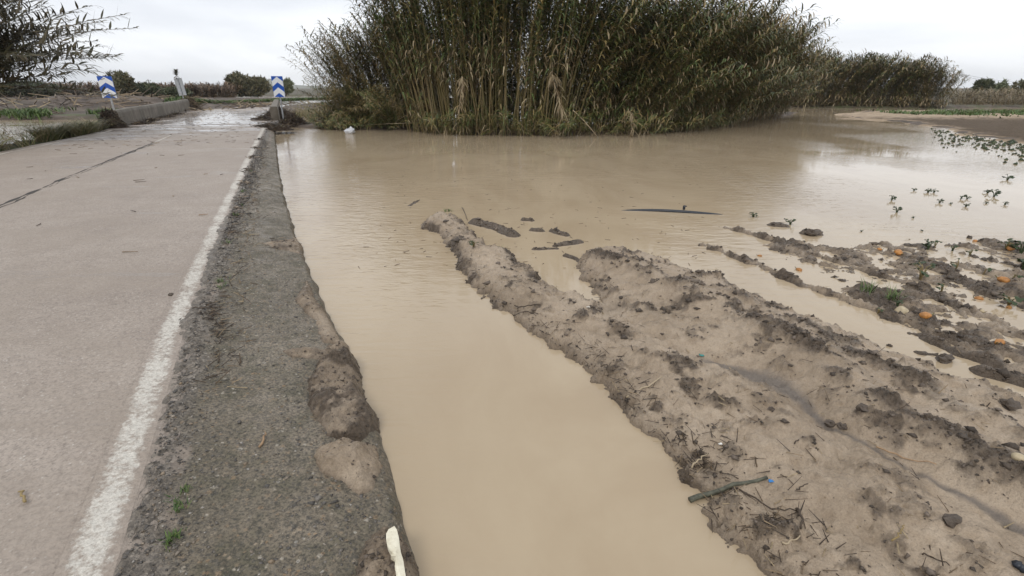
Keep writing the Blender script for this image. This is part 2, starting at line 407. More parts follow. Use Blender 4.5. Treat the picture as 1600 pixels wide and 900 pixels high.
th = np.radians(np.concatenate([np.linspace(-180, -66, 60), np.linspace(-65, 65, 520), np.linspace(66, 180, 60)]))
rr = np.exp(np.linspace(math.log(2.), math.log(3600), 420))
TH, RR = np.meshgrid(th, rr)
GX, GY = RR*np.sin(TH), RR*np.cos(TH)
gh, gg = ground_h(GX, GY)
# under the near mud bank and the verge the sheet stays below
s_, n_ = ns_of(GX, GY)
gh = np.where((s_ < 33) & (n_ > -1.0) & (n_ < 6) & (GY < 20), np.minimum(gh, -.85), gh)
gnd = tag(link('ground', grid('ground', GX, GY, gh, SOIL, {'grass': gg})), kind='structure')

# water -----------------------------------------------------------------
wr = np.exp(np.linspace(math.log(.5), math.log(3500), 60)); wt = np.radians(np.linspace(-180, 180, 91))
WT, WR = np.meshgrid(wt, wr)
water = tag(link('flood_water', grid('flood_water', WR*np.sin(WT), WR*np.cos(WT), np.full(WT.shape, WL), WATER)), kind='structure')

# road ------------------------------------------------------------------
ss = np.concatenate([gap_s(-4, 50, 200), np.linspace(50.6, 130, 80)])
cols = 40
Sg = np.repeat(ss[:, None], cols, 1)
nl = n_left(ss)-.35; nr = n_line(ss)+np.where(ss < 30, .045+.05*fbm(ss*5, ss*0+2.2, 4, 14, .65)+.025*(ss < 4), .45)
Ng = nl[:, None] + (nr-nl)[:, None]*np.linspace(0, 1, cols)[None]
RX, RY = road_pt(Sg, Ng)
tt = (Ng-nl[:, None])/(nr-nl)[:, None]
RZ = .03*np.sin(np.pi*tt) - .03*sstep(.95, 1, tt) + .05*np.exp(-((Sg-38)/9)**2)
RZ = RZ + .006*fbm(RX*.8, RY*.8, 2, 4)
wet = np.exp(-((Sg-35)/11)**2) + .9*sstep(44, 60, Sg)
def road_z(s, n):
    a, b = np.interp(s, ss, nl), np.interp(s, ss, nr); t = np.clip((n-a)/(b-a), 0, 1)
    x, y = road_pt(s, n)
    return .03*np.sin(np.pi*t)-.03*sstep(.95, 1, t)+.05*np.exp(-((s-38)/9)**2)+.006*fbm(x*.8, y*.8, 2, 4)
# close the slab sides
RX = np.concatenate([RX[:, :1], RX, RX[:, -1:]], 1); RY = np.concatenate([RY[:, :1], RY, RY[:, -1:]], 1)
RZ = np.concatenate([np.full((len(ss), 1), -.3), RZ, np.full((len(ss), 1), -.45)], 1); wet = np.concatenate([wet[:, :1], wet, wet[:, -1:]], 1)
road = tag(link('road', grid('road', RX, RY, RZ, ROAD, {'wet': wet})), kind='structure')
def strip(name, s0, s1, nfun, wid, mat, k=120, m=7, lift=.004, wob=.0, parent=road):
    s = gap_s(s0, s1, k) if s1 <= 50 else np.linspace(s0, s1, k)
    S = np.repeat(s[:, None], m, 1); t = np.linspace(-.5, .5, m)[None]
    W = wid*(1+wob*fbm(s*3, s*0+3.3, 3, 8))[:, None] if wob else wid
    Nn = nfun(s)[:, None] + t*W
    X, Y = road_pt(S, Nn)
    e = np.abs(t*2)**3 + 0*S
    return link(name, grid(name, X, Y, road_z(S, Nn)+lift, mat, {'edge': e}), parent)
strip('edge_line', -2, 27.5, lambda s: n_line(s)-.10-0.03*np.exp(-s/3), .185, PAINT, 260)
strip('edge_line', 13, 26, lambda s: n_left(s)+.05, .14, PAINT, 90)
strip('centre_line', 19.2, 22.2, lambda s: -4.02+0*s, .12, PAINT, 30)
CRACK = mat_rand('open_crack', [(.0, (.05, .045, .04)), (1., (.085, .078, .07))], .8, 60, .01)
def crk(s): return -4.15+.012*(s-10)+.05*fbm(s*.9, s*0+1.7, 4, 5)
strip('road_crack', -2, 20.5, crk, .045, CRACK, 700, 3, .003, 1.6)
strip('road_crack', 3, 19, lambda s: crk(s)+.07+.05*fbm(s*2.1, s*0+9, 3, 6), .02, CRACK, 500, 3, .0035, 2.2)
# joint of the bridge deck
for s0, wd in ((27.8, .07),):
    nn = np.linspace(-6.6, -.6, 60); X0, Y0 = road_pt(np.full(60, s0)+.03*vnoise(nn*2, nn*0), nn); X1, Y1 = road_pt(np.full(60, s0+wd)+.03*vnoise(nn*2, nn*0+5), nn)
    link('deck_joint', grid('deck_joint', np.stack([X0, X1]), np.stack([Y0, Y1]), np.stack([road_z(np.full(60, s0), nn)]*2)+.004, CRACK), road)

# concrete verge ----------------------------------------------------------
vs = gap_s(-3.2, 28.0, 620); vk = 110
EDGE = [(-3.5, .26), (1.3, .25), (2.0, .245), (2.6, .22), (3.4, .19), (5.3, .0), (9, -.22), (11.5, -.32), (23, -.58), (31, -.62)]
def n_edge(s): return np.interp(s, [q[0] for q in EDGE], [q[1] for q in EDGE])
def verge_z(s, n):
    a = n_line(s)-.06; b = n_edge(s)
    t = (n-a)/(b-a)
    x, y = road_pt(s, n)
    z = -.024 - .05*sstep(.1, .4, t) - .16*np.clip(t, 0, 1)**2.0
    z = z - .30*sstep(.93, 1.10, t+.05*fbm(x*2.5, y*2.5, 3, 31))
    crumb = sstep(.0, .07, n-a)*sstep(.25, .12, n-a+.06*fbm(x*4, y*4, 3, 17))          # broken edge of the asphalt
    z = z + .030*crumb*fbm(x*22, y*22, 3, 12, .7) + .012*crumb + .012*fbm(x*3, y*3, 4, 21) + .005*fbm(x*28, y*28, 2, 5)
    return z, t
VS = np.repeat(vs[:, None], vk, 1)
tq = np.concatenate([np.linspace(-.02, .85, vk-35), np.linspace(.86, 1.25, 35)])
VN = (n_line(vs)-.06)[:, None] + (n_edge(vs)-n_line(vs)+.06)[:, None]*tq[None]
VX, VY = road_pt(VS, VN)
VZ, VT = verge_z(VS, VN)
vsilt = .55*np.exp(-((VT-.16)/.06)**2)*(.3+1.0*sstep(-.1, .5, fbm(VX*2.2, VY*2.2, 3, 41))) + .25*np.exp(-((VT-.85)/.2)**2)*sstep(0, .5, fbm(VX*1.4, VY*1.4, 3, 44)) + .5*sstep(9, 20, VS)*np.exp(-((VT-.62)/.3)**2)
verge = tag(link('concrete_verge', grid('concrete_verge', VX, VY, VZ, CONC, {'silt': vsilt, 'crumb': sstep(.26, .14, VT*(n_edge(vs)-n_line(vs)+.06)[:, None]+.08*fbm(VX*4, VY*4, 4, 17))})), kind='structure')
def vz(x, y):
    s, n = ns_of(np.asarray(x, float), np.asarray(y, float)); return verge_z(s, n)[0]
def on_verge(u, v, it=6):
    z = -.12
    for _ in range(it):
        x, y = G(u, v, z); z = float(vz(x, y))
    return (x, y, z)
def on_road(u, v):
    x, y = G(u, v, .02); s, n = ns_of(x, y); z = float(road_z(np.array(s), np.array(n)))
    x, y = G(u, v, z); return (x, y, z)

# mud bank and furrow ridges ----------------------------------------------
ZM = WL + .04
def pz(pts, z=ZM): return [G(u, v, z) for u, v in pts]
bankA = pz([(1300, 1010), (1205, 900), (1160, 850), (1122, 812), (1108, 772), (1062, 742), (1032, 692), (992, 652), (967, 622), (942, 592), (892, 556), (852, 532), (802, 492), (764, 466), (728, 436), (716, 405), (700, 380), (686, 359), (660, 354), (664, 342), (684, 329), (722, 341), (738, 362), (762, 382), (794, 394), (822, 418), (850, 438), (885, 452), (945, 474), (925, 448), (902, 420), (912, 398), (930, 386), (965, 384), (1010, 394), (1062, 413), (1130, 434), (1200, 469), (1282, 499), (1352, 529), (1422, 559), (1502, 589), (1602, 628), (1760, 690), (2100, 860), (2300, 1150), (1600, 1300)])
rowB = pz([(1078, 370), (1132, 390), (1180, 408), (1250, 438), (1330, 466), (1410, 494), (1500, 532), (1600, 578), (1800, 670)])
rowC = pz([(1108, 346), (1150, 356), (1190, 366), (1240, 382), (1290, 399), (1350, 418), (1420, 438), (1500, 470), (1600, 515), (1800, 600)])
rowD = pz([(1385, 397), (1440, 408), (1500, 430), (1560, 452), (1620, 478), (1800, 545)])
rowE = pz([(1420, 380), (1500, 392), (1560, 404), (1620, 420), (1800, 470)])
furrow = pz([(938, 455), (1000, 510), (1070, 546), (1120, 560), (1170, 578), (1215, 598), (1255, 628), (1292, 662), (1380, 712), (1480, 766), (1600, 832), (1750, 920)], -.2)
crest1 = pz([(700, 345), (735, 390), (790, 440), (880, 500), (980, 570), (1050, 620), (1120, 700), (1240, 800), (1400, 900), (1500, 1000)], -.15)
crest2 = pz([(930, 392), (990, 410), (1050, 440), (1110, 468), (1170, 495), (1240, 530), (1290, 560), (1340, 600), (1400, 640), (1500, 690), (1600, 745), (1750, 820)], -.12)
crest3 = pz([(1140, 450), (1230, 500), (1320, 545), (1420, 590), (1520, 640), (1640, 700)], -.15)
isl = [(pz([(742, 344), (775, 352), (802, 363)]), .10, .07), (pz([(818, 340), (832, 341)]), .05, .045), (pz([(832, 356), (846, 357)]), .06, .04), (pz([(862, 357), (885, 364)]), .05, .04),
       (pz([(868, 380), (905, 374)]), .07, .04), (pz([(835, 385), (870, 384)]), .06, .025), (pz([(885, 395), (905, 402)]), .05, .03), (pz([(640, 318), (655, 309)]), .06, .012),
       (pz([(1207, 348), (1229, 350)]), .07, .05), (pz([(1258, 361), (1280, 362)]), .07, .08), (pz([(1420, 379), (1450, 381)]), .06, .035), (pz([(1540, 575), (1600, 590)]), .08, .06), (pz([(1500, 600), (1560, 615)]), .07, .05), (pz([(1440, 545), (1465, 548)]), .04, .02)]
mth = np.radians(np.linspace(-14, 66, 940)); mr = np.exp(np.linspace(math.log(1.15), math.log(15), 720))
MT, MR = np.meshgrid(mth, mr); MX, MY = MR*np.sin(MT), MR*np.cos(MT)
def mud_h(X, Y):
    n1 = fbm(X*1.1, Y*1.1, 3, 60); n2 = fbm(X*5, Y*5, 4, 61, .55); n3 = fbm(X*17, Y*17, 4, 62, .6); n4 = fbm(X*2.6, Y*2.6, 4, 63)
    n8 = fbm(X*9, Y*9, 4, 101, .6); sd = sdf(X, Y, bankA) + .085*n2 + .04*n3 + .03*n4 + .04*n8
    z = np.where(sd > 0, .048*(1-np.exp(-np.maximum(sd, 0)/.03))+.050*(1-np.exp(-np.maximum(sd, 0)/.35)), np.maximum(sd*.6, -.30)) + np.minimum(np.maximum(sd, 0), .8)*.05
    ins = sstep(.0, .12, sd)
    dF, tF = pl_dist(X, Y, furrow, True); d1 = pl_dist(X, Y, crest1); d2 = pl_dist(X, Y, crest2); d3 = pl_dist(X, Y, crest3)
    dFn = dF+.03*n4
    z = z - ins*.085*np.exp(-(dFn/.16)**2)*(1-.35*tF) + ins*(.012*np.exp(-(d1/.35)**2) + .085*np.exp(-((d2+.05*n4)/.17)**2) + .05*np.exp(-((d3+.05*n4)/.14)**2))
    z = z + ins*(.045*n4 + .02*n1 + .030*n2 + .024*np.abs(n8))
    clod = np.zeros(X.shape)
    edge = np.exp(-(np.maximum(sd, 0)/.13)**2)*(sd > -.05)*(.35+.75*sstep(-.2, .35, n4))
    clod = np.maximum(clod, edge*(tF < .99))
    clod = np.maximum(clod, np.exp(-((d2+.06*n4)/.13)**2)*sstep(-.35, .15, n4+.3*n2)*1.05)
    clod = np.maximum(clod, np.exp(-((d3+.06*n4)/.11)**2)*sstep(-.3, .2, n4+.3*n2)*.95)
    n5 = fbm(X*4.2+9, Y*4.2, 4, 68, .6); clod = np.maximum(clod, .75*sstep(.18, .45, n5+.25*n2)); clod = np.maximum(clod, .5*sstep(.05, .5, n8+.3*n5))
    clod = clod*(1-np.exp(-(dF/.12)**2))
    # clods: rough tilled lumps; elsewhere smooth silt with faint wash marks
    z = z + ins*(clod*(.06*np.abs(n3)+.03*n2+.016*fbm(X*45, Y*45, 2, 70)) + .014*n2 + .010*n3)
    silt = np.exp(-(dFn/(.022+.075*np.exp(-((tF-.45)/.10)**2)+.02*tF))**2)*sstep(.12, .3, tF)
    def row(pts, wd, hgt, k, thr):
        nonlocal z, clod
        dd, t = pl_dist(X, Y, pts, True); dd = np.abs(dd+.05*n4)
        hh = hgt*np.exp(-(dd/wd)**2)*sstep(-.02, .08, t)*(1+.25*n4+.3*n5) - .070 + .06*np.maximum(n3, -.3)*np.exp(-(dd/(wd*2))**2) + .060*(n2+thr)*np.exp(-(dd/(wd*2.2))**2)
        c = sstep(-.02, .05, hh-z)
        clod = np.where(hh > z, np.maximum(clod*(1-c), c*(.25+.7*sstep(-.3, .4, n2+.4*n5))), clod)
        z = np.maximum(z, hh)
    row(rowB, .10, .105, 0, .10); row(rowC, .09, .108, 0, .06); row(rowD, .13, .10, 0, 0.02); row(rowE, .09, .085, 0, -.1)
    # crumbling flats between the rows on the right
    flat = sstep(2.3, 3.6, X)*sstep(7.6, 6.2, Y)*sstep(.0, -.5, sd)
    z = np.maximum(z, -.09+flat*(.085+.10*n4+.06*n2+.05*n3)-(1-flat)*.3)
    for pts, wd, hg in isl:
        dd = pl_dist(X, Y, pts)+.03*n2
        hh = (hg+.03)*np.exp(-(dd/wd)**2)-.03+.02*n3*np.exp(-(dd/wd)**2)
        clod = np.where(hh > z, .9, clod); z = np.maximum(z, hh)
    # below the water everything falls away
    z = np.where(z < 0, np.maximum(z*1.6, -.4), z)
    return z+WL, clod, silt, sd
MZ, mcl, msi, msd = mud_h(MX, MY)
s_, n_ = ns_of(MX, MY)
mud = tag(link('mud_field', grid('mud_field', MX, MY, MZ, MUD, {'clod': mcl, 'silt': msi, 'damp': np.exp(-np.maximum(MZ-WL, 0)/.028)}, keep=(MZ > WL-.05))), kind='structure')
def mz(x, y):
    r = math.hypot(x, y); t = math.atan2(x, y)
    i = np.interp(math.log(max(r, 1.15)), np.log(mr), np.arange(len(mr))); j = np.interp(t, mth, np.arange(len(mth)))
    return max(float(MZ[int(round(i)), int(round(j))]), WL)
def on_mud(u, v, it=8):
    z = -.15
    for _ in range(it):
        x, y = G(u, v, z); z = .5*z+.5*mz(x, y)
    return (x, y, mz(x, y))
# distant shoal on the right
sx = np.linspace(8, 60, 420); sy = np.exp(np.linspace(math.log(14), math.log(52), 300))
SX, SY = np.meshgrid(sx, sy)
sn = fbm(SX*.5, SY*.8, 5, 80); sm = fbm(SX*3, SY*3, 3, 82)
ssd = sdf(SX, SY, shoal)+sn*1.4
SZ = WL-.06+.15*sstep(-.4, 1.6, ssd)+.05*sm*sstep(-1, 1, ssd)+.03*sn
dark_right = sstep(190, 215, 0*SX+200)*sstep(16, 22, SX-.0*SY)
tag(link('mud_shoal', grid('mud_shoal', SX, SY, SZ, SHOAL, {'clod': np.clip(.95*sstep(.3, 1.6, ssd)*sstep(38, 30, SY)+.3*sstep(.1, .5, sm), 0, 1), 'silt': .2*sstep(.4, 1.6, ssd)*sstep(37, 28, SY)}, keep=SZ > WL-.04)), kind='structure')

# silt dumped on the verge -------------------------------------------------
LATE = []
def deposit(name, pts, label, hgt, clodk, cat='mud heap'):
    poly = [on_verge(u, v)[:2] for u, v in pts]
    a = np.array(poly); lo = a.min(0)-.08; hi = a.max(0)+.08
    k = 130; X, Y = np.meshgrid(np.linspace(lo[0], hi[0], k), np.linspace(lo[1], hi[1], k))
    n2 = fbm(X*6, Y*6, 4, 91); n3 = fbm(X*24, Y*24, 3, 92, .6)
    sd = sdf(X, Y, poly)+.02*n2+.01*n3
    n6 = fbm(X*11, Y*11, 3, 95, .6); th_ = 1.9*hgt*(1-np.exp(-np.maximum(sd, 0)/.05))*(1+.7*n2)+np.minimum(sd, 0)*.4+(sd > 0)*(np.abs(n3)*.03+.035*np.maximum(n6, -.1))*clodk+.004*n3-.002
    cl = np.clip(clodk*(.45+.6*sstep(-.3, .5, n2+.5*n3)), 0, 1)
    Z = vz(X, Y)+th_
    c0 = a.mean(0); z0 = float(vz(*c0))
    o = link(name, grid(name, X-c0[0], Y-c0[1], Z-z0, MUD, {'clod': cl, 'silt': 0*cl, 'damp': np.exp(-np.maximum(th_, 0)/.012)}, keep=th_ > -.006), None, (c0[0], c0[1], z0))
    tag(o, label, cat, 'silt left on the concrete verge')
    q = np.random.default_rng(int(pts[0][0])); ii = np.argwhere((sd > .01) & (th_ > 0)); ii = ii[q.integers(0, len(ii), int(len(ii)*.035*clodk*clodk)+6)]
    sz = np.minimum(np.exp(q.normal(size=len(ii))*.6)*.0055, .018)
    LATE.append((np.stack([X[ii[:, 0], ii[:, 1]]-c0[0], Y[ii[:, 0], ii[:, 1]]-c0[1], Z[ii[:, 0], ii[:, 1]]-z0+sz*.2], 1), sz, o))
    return o
deposit('mud_deposit', [(490, 712), (500, 700), (545, 692), (590, 700), (598, 730), (585, 765), (560, 775), (530, 750), (500, 735)], 'smooth rounded lobe of pale silt on the concrete verge, nearest of the bare ones', .05, .35)
deposit('mud_deposit', [(500, 570), (545, 556), (572, 590), (590, 640), (604, 690), (560, 690), (510, 680), (485, 640), (482, 600)], 'rough dark crumbled mud on the verge edge just beyond the smooth silt lobe', .045, 1.0)
deposit('mud_deposit', [(440, 550), (470, 545), (505, 548), (545, 540), (556, 560), (500, 562), (460, 558)], 'thin tongue of mud and straw pointing towards the road across the verge', .02, .5)
deposit('mud_deposit', [(462, 470), (480, 440), (495, 470), (520, 510), (540, 545), (505, 535), (490, 500)], 'narrow strip of brown mud along the far waterline of the verge', .03, .6)
deposit('mud_deposit', [(545, 960), (560, 880), (572, 845), (600, 820), (622, 830), (650, 880), (668, 960)], 'dark mud heap under the cream splintered board at the bottom of the verge', .03, .85)
deposit('mud_deposit', [(410, 380), (450, 376), (482, 388), (470, 398), (430, 388)], 'small thin smear of mud crossing the verge near its narrow middle', .012, .6)

# ------------------------------------------------------------------ reeds
def leaf_geo(mb, p, d, L, W, droop, m):
    d = np.array(d, float); d /= np.linalg.norm(d); q = np.array(p, float)
    sd = np.cross(d, (0, 0, 1)); sd /= np.linalg.norm(sd)+1e-9
    v = []; ws = (.55, 1.0, .7)
    for i in range(3):
        v += [q-sd*W*.5*ws[i], q+sd*W*.5*ws[i]]
        q = q+d*L/3; d = d+np.array((0, 0, -droop)); d /= np.linalg.norm(d)
    v.append(q)
    mb.add(v, [(0, 1, 3, 2), (2, 3, 5, 4), (4, 5, 6)], m)
def cane_mesh(name, H, lean, leaf0, nleaf, sweep, mats, seed, L=.52, W=.042, rad=.017, drymix=0, droop=.42):
    r = np.random.default_rng(seed); mb = MB()
    t = np.linspace(0, 1, 9); by = (r.random()-.5)*.12*H
    sx_ = lean*H*t**1.9; sy_ = by*t**1.6; sz_ = H*(t-.18*lean*t**3)
    sp = np.stack([sx_, sy_, sz_], 1)
    mb.tube(sp, rad*(1-.78*t), 4, 0, False)
    ph0 = r.random()*6.28
    for i in range(nleaf):
        u = leaf0+(1-leaf0)*((i+r.random()*.6)/nleaf)**.8
        p = [np.interp(u, t, sp[:, k]) for k in range(3)]
        tan = np.array([np.interp(min(u+.05, 1), t, sp[:, k])-np.interp(u-.05, t, sp[:, k]) for k in range(3)]); tan /= np.linalg.norm(tan)
        ph = ph0+math.pi*(i % 2)+r.normal()*.6
        out = np.array((math.cos(ph), math.sin(ph), 0))
        d = out*1.05+tan*(.42+.42*u)+np.array((sweep, 0, 0))*(.3+.6*u)
        ll = L*(.65+.5*r.random())*(1-.22*max(0, u-.75)/.25)
        hang = u < leaf0+.22
        leaf_geo(mb, p, d+np.array((0, 0, -.9))*hang*r.random(), ll, W*(.7+.5*r.random()), droop*(.6+.8*r.random())*(1.5 if hang else 1), 2 if (r.random() < drymix or (hang and r.random() < .45)) else 1)
    return mb.mesh(name, mats)
def mesh_np(me):
    v = np.zeros(len(me.vertices)*3, np.float32); me.vertices.foreach_get('co', v)
    f = [tuple(p.vertices) for p in me.polygons]; mi = np.zeros(len(me.polygons), np.int32); me.polygons.foreach_get('material_index', mi)
    return v.reshape(-1, 3), f, mi
def rot_m(yaw, tilt, roll=0): return Matrix.Rotation(yaw, 3, 'Z') @ Matrix.Rotation(tilt, 3, 'Y') @ Matrix.Rotation(roll, 3, 'X')
def bulk(name, protos, places, parent, root, mats, kind='stuff'):
    """many small plants joined in one mesh: places = (x, y, z, scale, yaw, tilt, proto)"""
    data = [mesh_np(p) for p in protos]; V = []; Ft = {3: [], 4: []}; Mi = {3: [], 4: []}; n = 0
    cache = []
    for v, f, mi in data:
        cache.append({k: (np.array([q for q in f if len(q) == k], np.int32).reshape(-1, k), np.array([a for a, q in zip(mi, f) if len(q) == k], np.int32)) for k in (3, 4)})
    for (x, y, z, sc, yaw, tilt, k) in places:
        v = data[k][0] @ np.array(rot_m(yaw, tilt)).T * sc + np.array((x-root[0], y-root[1], z-root[2]))
        V.append(v)
        for q in (3, 4):
            Ft[q].append(cache[k][q][0]+n); Mi[q].append(cache[k][q][1])
        n += len(v)
    me = bpy.data.meshes.new(name)
    if not V: return None
    V = np.concatenate(V); f3 = np.concatenate(Ft[3]); f4 = np.concatenate(Ft[4]); mi = np.concatenate(Mi[3]+Mi[4])
    me.vertices.add(len(V)); me.vertices.foreach_set('co', V.astype(np.float32).ravel())
    li = np.concatenate([f3.ravel(), f4.ravel()]); me.loops.add(len(li)); me.loops.foreach_set('vertex_index', li.astype(np.int32))
    tot = np.concatenate([np.full(len(f3), 3), np.full(len(f4), 4)]).astype(np.int32)
    me.polygons.add(len(tot)); me.polygons.foreach_set('loop_start', np.concatenate([[0], np.cumsum(tot)[:-1]]).astype(np.int32)); me.polygons.foreach_set('loop_total', tot)
    for q in mats: me.materials.append(q)
    me.polygons.foreach_set('material_index', mi.astype(np.int32)); me.update(calc_edges=True)
    o = link(name, me, parent); 
    if kind: o['kind'] = kind
    return o
MX_ = [STEM, LEAF_MIX, LEAF_DRY]; MG_ = [STEM, LEAF_GREEN, LEAF_DRY]; MB_ = [STEM, LEAF_BROWN, LEAF_DRY]
def thicket(root_loc, label, spots, protos, mats, n_parts, cat='reeds', group=None, name='reed_clump', part='cane'):
    root = empty(name, root_loc); tag(root, label, cat, group)
    spots = sorted(spots, key=lambda q: math.hypot(q[0], q[1]))
    for (x, y, z, sc, yaw, tilt, k) in spots[:n_parts]:
        o = bpy.data.objects.new(part, protos[k]); o.parent = root
        o.location = (x-root_loc[0], y-root_loc[1], z-root_loc[2]); o.rotation_euler = rot_m(yaw, tilt).to_euler(); o.scale = (sc, sc, sc)
        C.objects.link(o)
    bulk(part+'_mass', protos, spots[n_parts:], root, root_loc, mats)
    return root
# sorts of cane
tall = [cane_mesh('tall_cane', 6.8, .05+.05*(i % 3), .36, 46, .18, MG_, 100+i, L=.62, W=.055, drymix=.06, rad=.022, droop=.5) for i in range(6)]
full = [cane_mesh('leafy_cane', 6.6, .06+.07*(i % 3), .06, 64, .15, MG_ if i % 2 else MX_, 150+i, L=.68, W=.068, drymix=.12, rad=.02, droop=.55) for i in range(6)]
windy = [cane_mesh('leaning_cane', 5.7, (.16, .26, .36, .48)[i % 4], .08, 66, .32, MG_ if i % 3 == 0 else MX_, 200+i, L=.66, W=.068, drymix=.17, droop=.52) for i in range(8)]
leftc = [cane_mesh('bushy_cane', 4.6, .16+.12*(i % 4), .08, 58, .28, MB_ if i % 2 else MX_, 300+i, L=.52, W=.048, drymix=.11, droop=.46) for i in range(8)]
farc = [cane_mesh('far_cane', 5.0, .20+.10*(i % 3), .04, 62, .38, MX_ if i % 3 else MB_, 400+i, L=.8, W=.085, drymix=.20, droop=.5) for i in range(6)]
low = [cane_mesh('low_shoot', 1.5, .25+.1*i, .10, 20, .3, MX_ if i % 2 else MG_, 500+i, L=.5, W=.042, rad=.010, drymix=.15, droop=.55) for i in range(4)]
def edge_pts(pts, depth, dens, r):
    """random spots in a band that runs along a bank line and reaches back by depth"""
    P_ = [np.array(q) for q in pts]; seg = [np.linalg.norm(b-a) for a, b in zip(P_, P_[1:])]; tot = sum(seg)
    out = []
    for _ in range(int(tot*depth*dens)):
        q = r.random()*tot; i = 0
        while i < len(seg)-1 and q > seg[i]: q -= seg[i]; i += 1
        d = (P_[i+1]-P_[i])/seg[i]; nrm = np.array((-d[1], d[0]))
        if nrm @ P_[i] < 0: nrm = -nrm
        b = depth*r.random()**1.25
        p = P_[i]+d*q+nrm*b
        out.append((p[0], p[1], b/depth, (sum(seg[:i])+q)/tot))
    return out
r = np.random.default_rng(21); Z0 = -.3
# left part: bushy, leaning to the left over the ditch
sp = []
for x, y, b, u in edge_pts([(-9.0, 26.6), (-7.0, 26.6), (-4.6, 26.0)], 4.5, 21, r):
    f = 1-np.clip((x+9)/4.5, 0, 1)
    sp.append((x, y, Z0, .70+.34*r.random()+.30*(1-f), math.pi+r.normal()*.9, .02+.22*f*r.random()-.08*(1-f)+.07*r.normal(), int(r.integers(8))))
for x, y, b, u in edge_pts([(-9.6, 26.8), (-7.0, 26.2), (-4.6, 25.6)], 1.2, 16, r):
    sp.append((x, y, Z0, .40+.35*r.random(), -1.9+r.normal()*.8, .25+.5*r.random(), int(r.integers(8))))
thicket((-7.2, 28.2, Z0), 'dense brownish cane clump at the left end of the big thicket, leaning left', sp, leftc, [STEM, LEAF_MIX, LEAF_DRY], 280, group='giant cane clumps by the flood')
# middle part: tall, upright fan of bare orange-brown stems
sp = []; bk = []
for x, y, b, u in edge_pts([(-5.2, 24.8), (-3.2, 22.9), (-1.2, 22.4), (1.4, 22.3), (3.0, 22.5)], 4.4, 15, r):
    q = np.clip((x+.6)/3.6, -1.3, 1.3); back = b > .33 or r.random() < .12
    yaw = math.atan2(0, q)+r.normal()*(.5+1.6*(1-min(1, abs(q))))
    sp.append((x, y, Z0, .86+.30*r.random(), yaw, .01+.17*abs(q)+r.normal()*.06, int(r.integers(6))+6*back))
thicket((-1, 24, Z0), 'tall upright cane clump in the thicket\'s middle with bare orange-brown stems showing', sp, tall+full, MG_, 300, group='giant cane clumps by the flood')
# right part: long wind-blown mass leaning right
sp = []
for x, y, b, u in edge_pts([(2.2, 22.8), (6.6, 23.4), (9.6, 26.0), (12.9, 29.4), (16.5, 33.5), (19.6, 37.2)], 4.6, 13, r):
    hs = np.interp(u, [0, .4, .75, 1], [1.12, 1.05, 1.0, .82])
    sp.append((x, y, Z0, hs*(.72+.40*r.random()), r.normal()*.6-.05, .02+.2*r.random()+r.normal()*.08, int(r.integers(8))))
for x, y, b, u in edge_pts([(2.6, 22.6), (6.6, 23.2), (9.6, 25.8), (12.9, 29.2), (16.5, 33.3), (19.8, 37.4)], 1.4, 6, r):
    sp.append((x, y, Z0, .50+.36*r.random(), -.35+r.normal()*.6, .18+.42*r.random(), int(r.integers(8))))
thicket((9.5, 28, Z0), 'long wind-blown cane mass leaning to the right out over the brown flood water', sp, windy, MX_, 300, group='giant cane clumps by the flood')
# far row across the water
for pts, lab, hs in (([(21, 55.5), (26, 55.5), (31, 54.8)], 'far cane clump across the water, partly hidden behind the big thicket', (.95, 1.05)), ([(30, 55), (36, 54), (40.5, 53)], 'far cane clump across the water, the middle of the far row', (1.05, .95)), ([(40, 53), (43.5, 51.8)], 'far cane clump at the right end of the far row, ending beside low shrubs', (.92, .66))):
    sp = []
    for x, y, b, u in edge_pts(pts, 4.5, 9, r):
        sp.append((x, y, -.2, (hs[0]+(hs[1]-hs[0])*u)*(.8+.32*r.random()), r.normal()*.6, .02+.25*r.random()+.05*r.normal(), int(r.integers(6))))
    if hs[1] < .8: sp = [(a, b_, c, d_, e+r.normal()*1.3, f*.6, g) for a, b_, c, d_, e, f, g in sp]
    thicket((pts[0][0]/2+pts[-1][0]/2, 56, -.2), lab, sp, farc, MX_, 60, group='cane clumps along the far water edge')
# cane bush blown in from the left edge of the picture
sp = []
lft = [cane_mesh('blown_cane', 5.2, .62+.14*(i % 3), (.35, .2)[i % 2], 84, .35, [STEM_DARK, LEAF_DARK, LEAF_BROWN], 600+i, L=.44, W=.062, drymix=.03, droop=.25) for i in range(4)]
for k in range(150):
    x = -20.9+r.normal()*.9; y = 16.6+r.normal()*1.0
    sp.append((x, y, -.2, .85+.42*r.random(), r.normal()*.35, .0+.55*r.random(), int(r.integers(4))))
for k in range(150):
    sp.append((-20.6+r.normal()*.8, 16.6+r.normal(), -.2, .75+.5*r.random(), r.normal()*.5, .25*r.random(), int(r.integers(4))))
thicket((-20.9, 16.6, -.2), 'wind-blown cane bush reaching in at the top left with thin trailing leaves', sp, lft, [STEM_DARK, LEAF_DARK, LEAF_BROWN], 300)
# low shoots and drooping skirts in front of the thicket
sp = []
for x, y, b, u in edge_pts([(-5.0, 24.4), (-3.0, 22.5), (1.4, 21.9), (5, 22.3), (8.2, 24.2), (12.6, 28.6)], .9, 14, r):
    sp.append((x, y, -.32, .35+.75*r.random()**1.5, -1.2+r.normal()*.9, .25+.5*r.random(), int(r.integers(4))))
tag(bulk('low_shoots', low, sp, None, (0, 0, 0), MX_), kind='stuff')
o = bpy.data.objects['low_shoots']; o.name = 'reed_undergrowth'
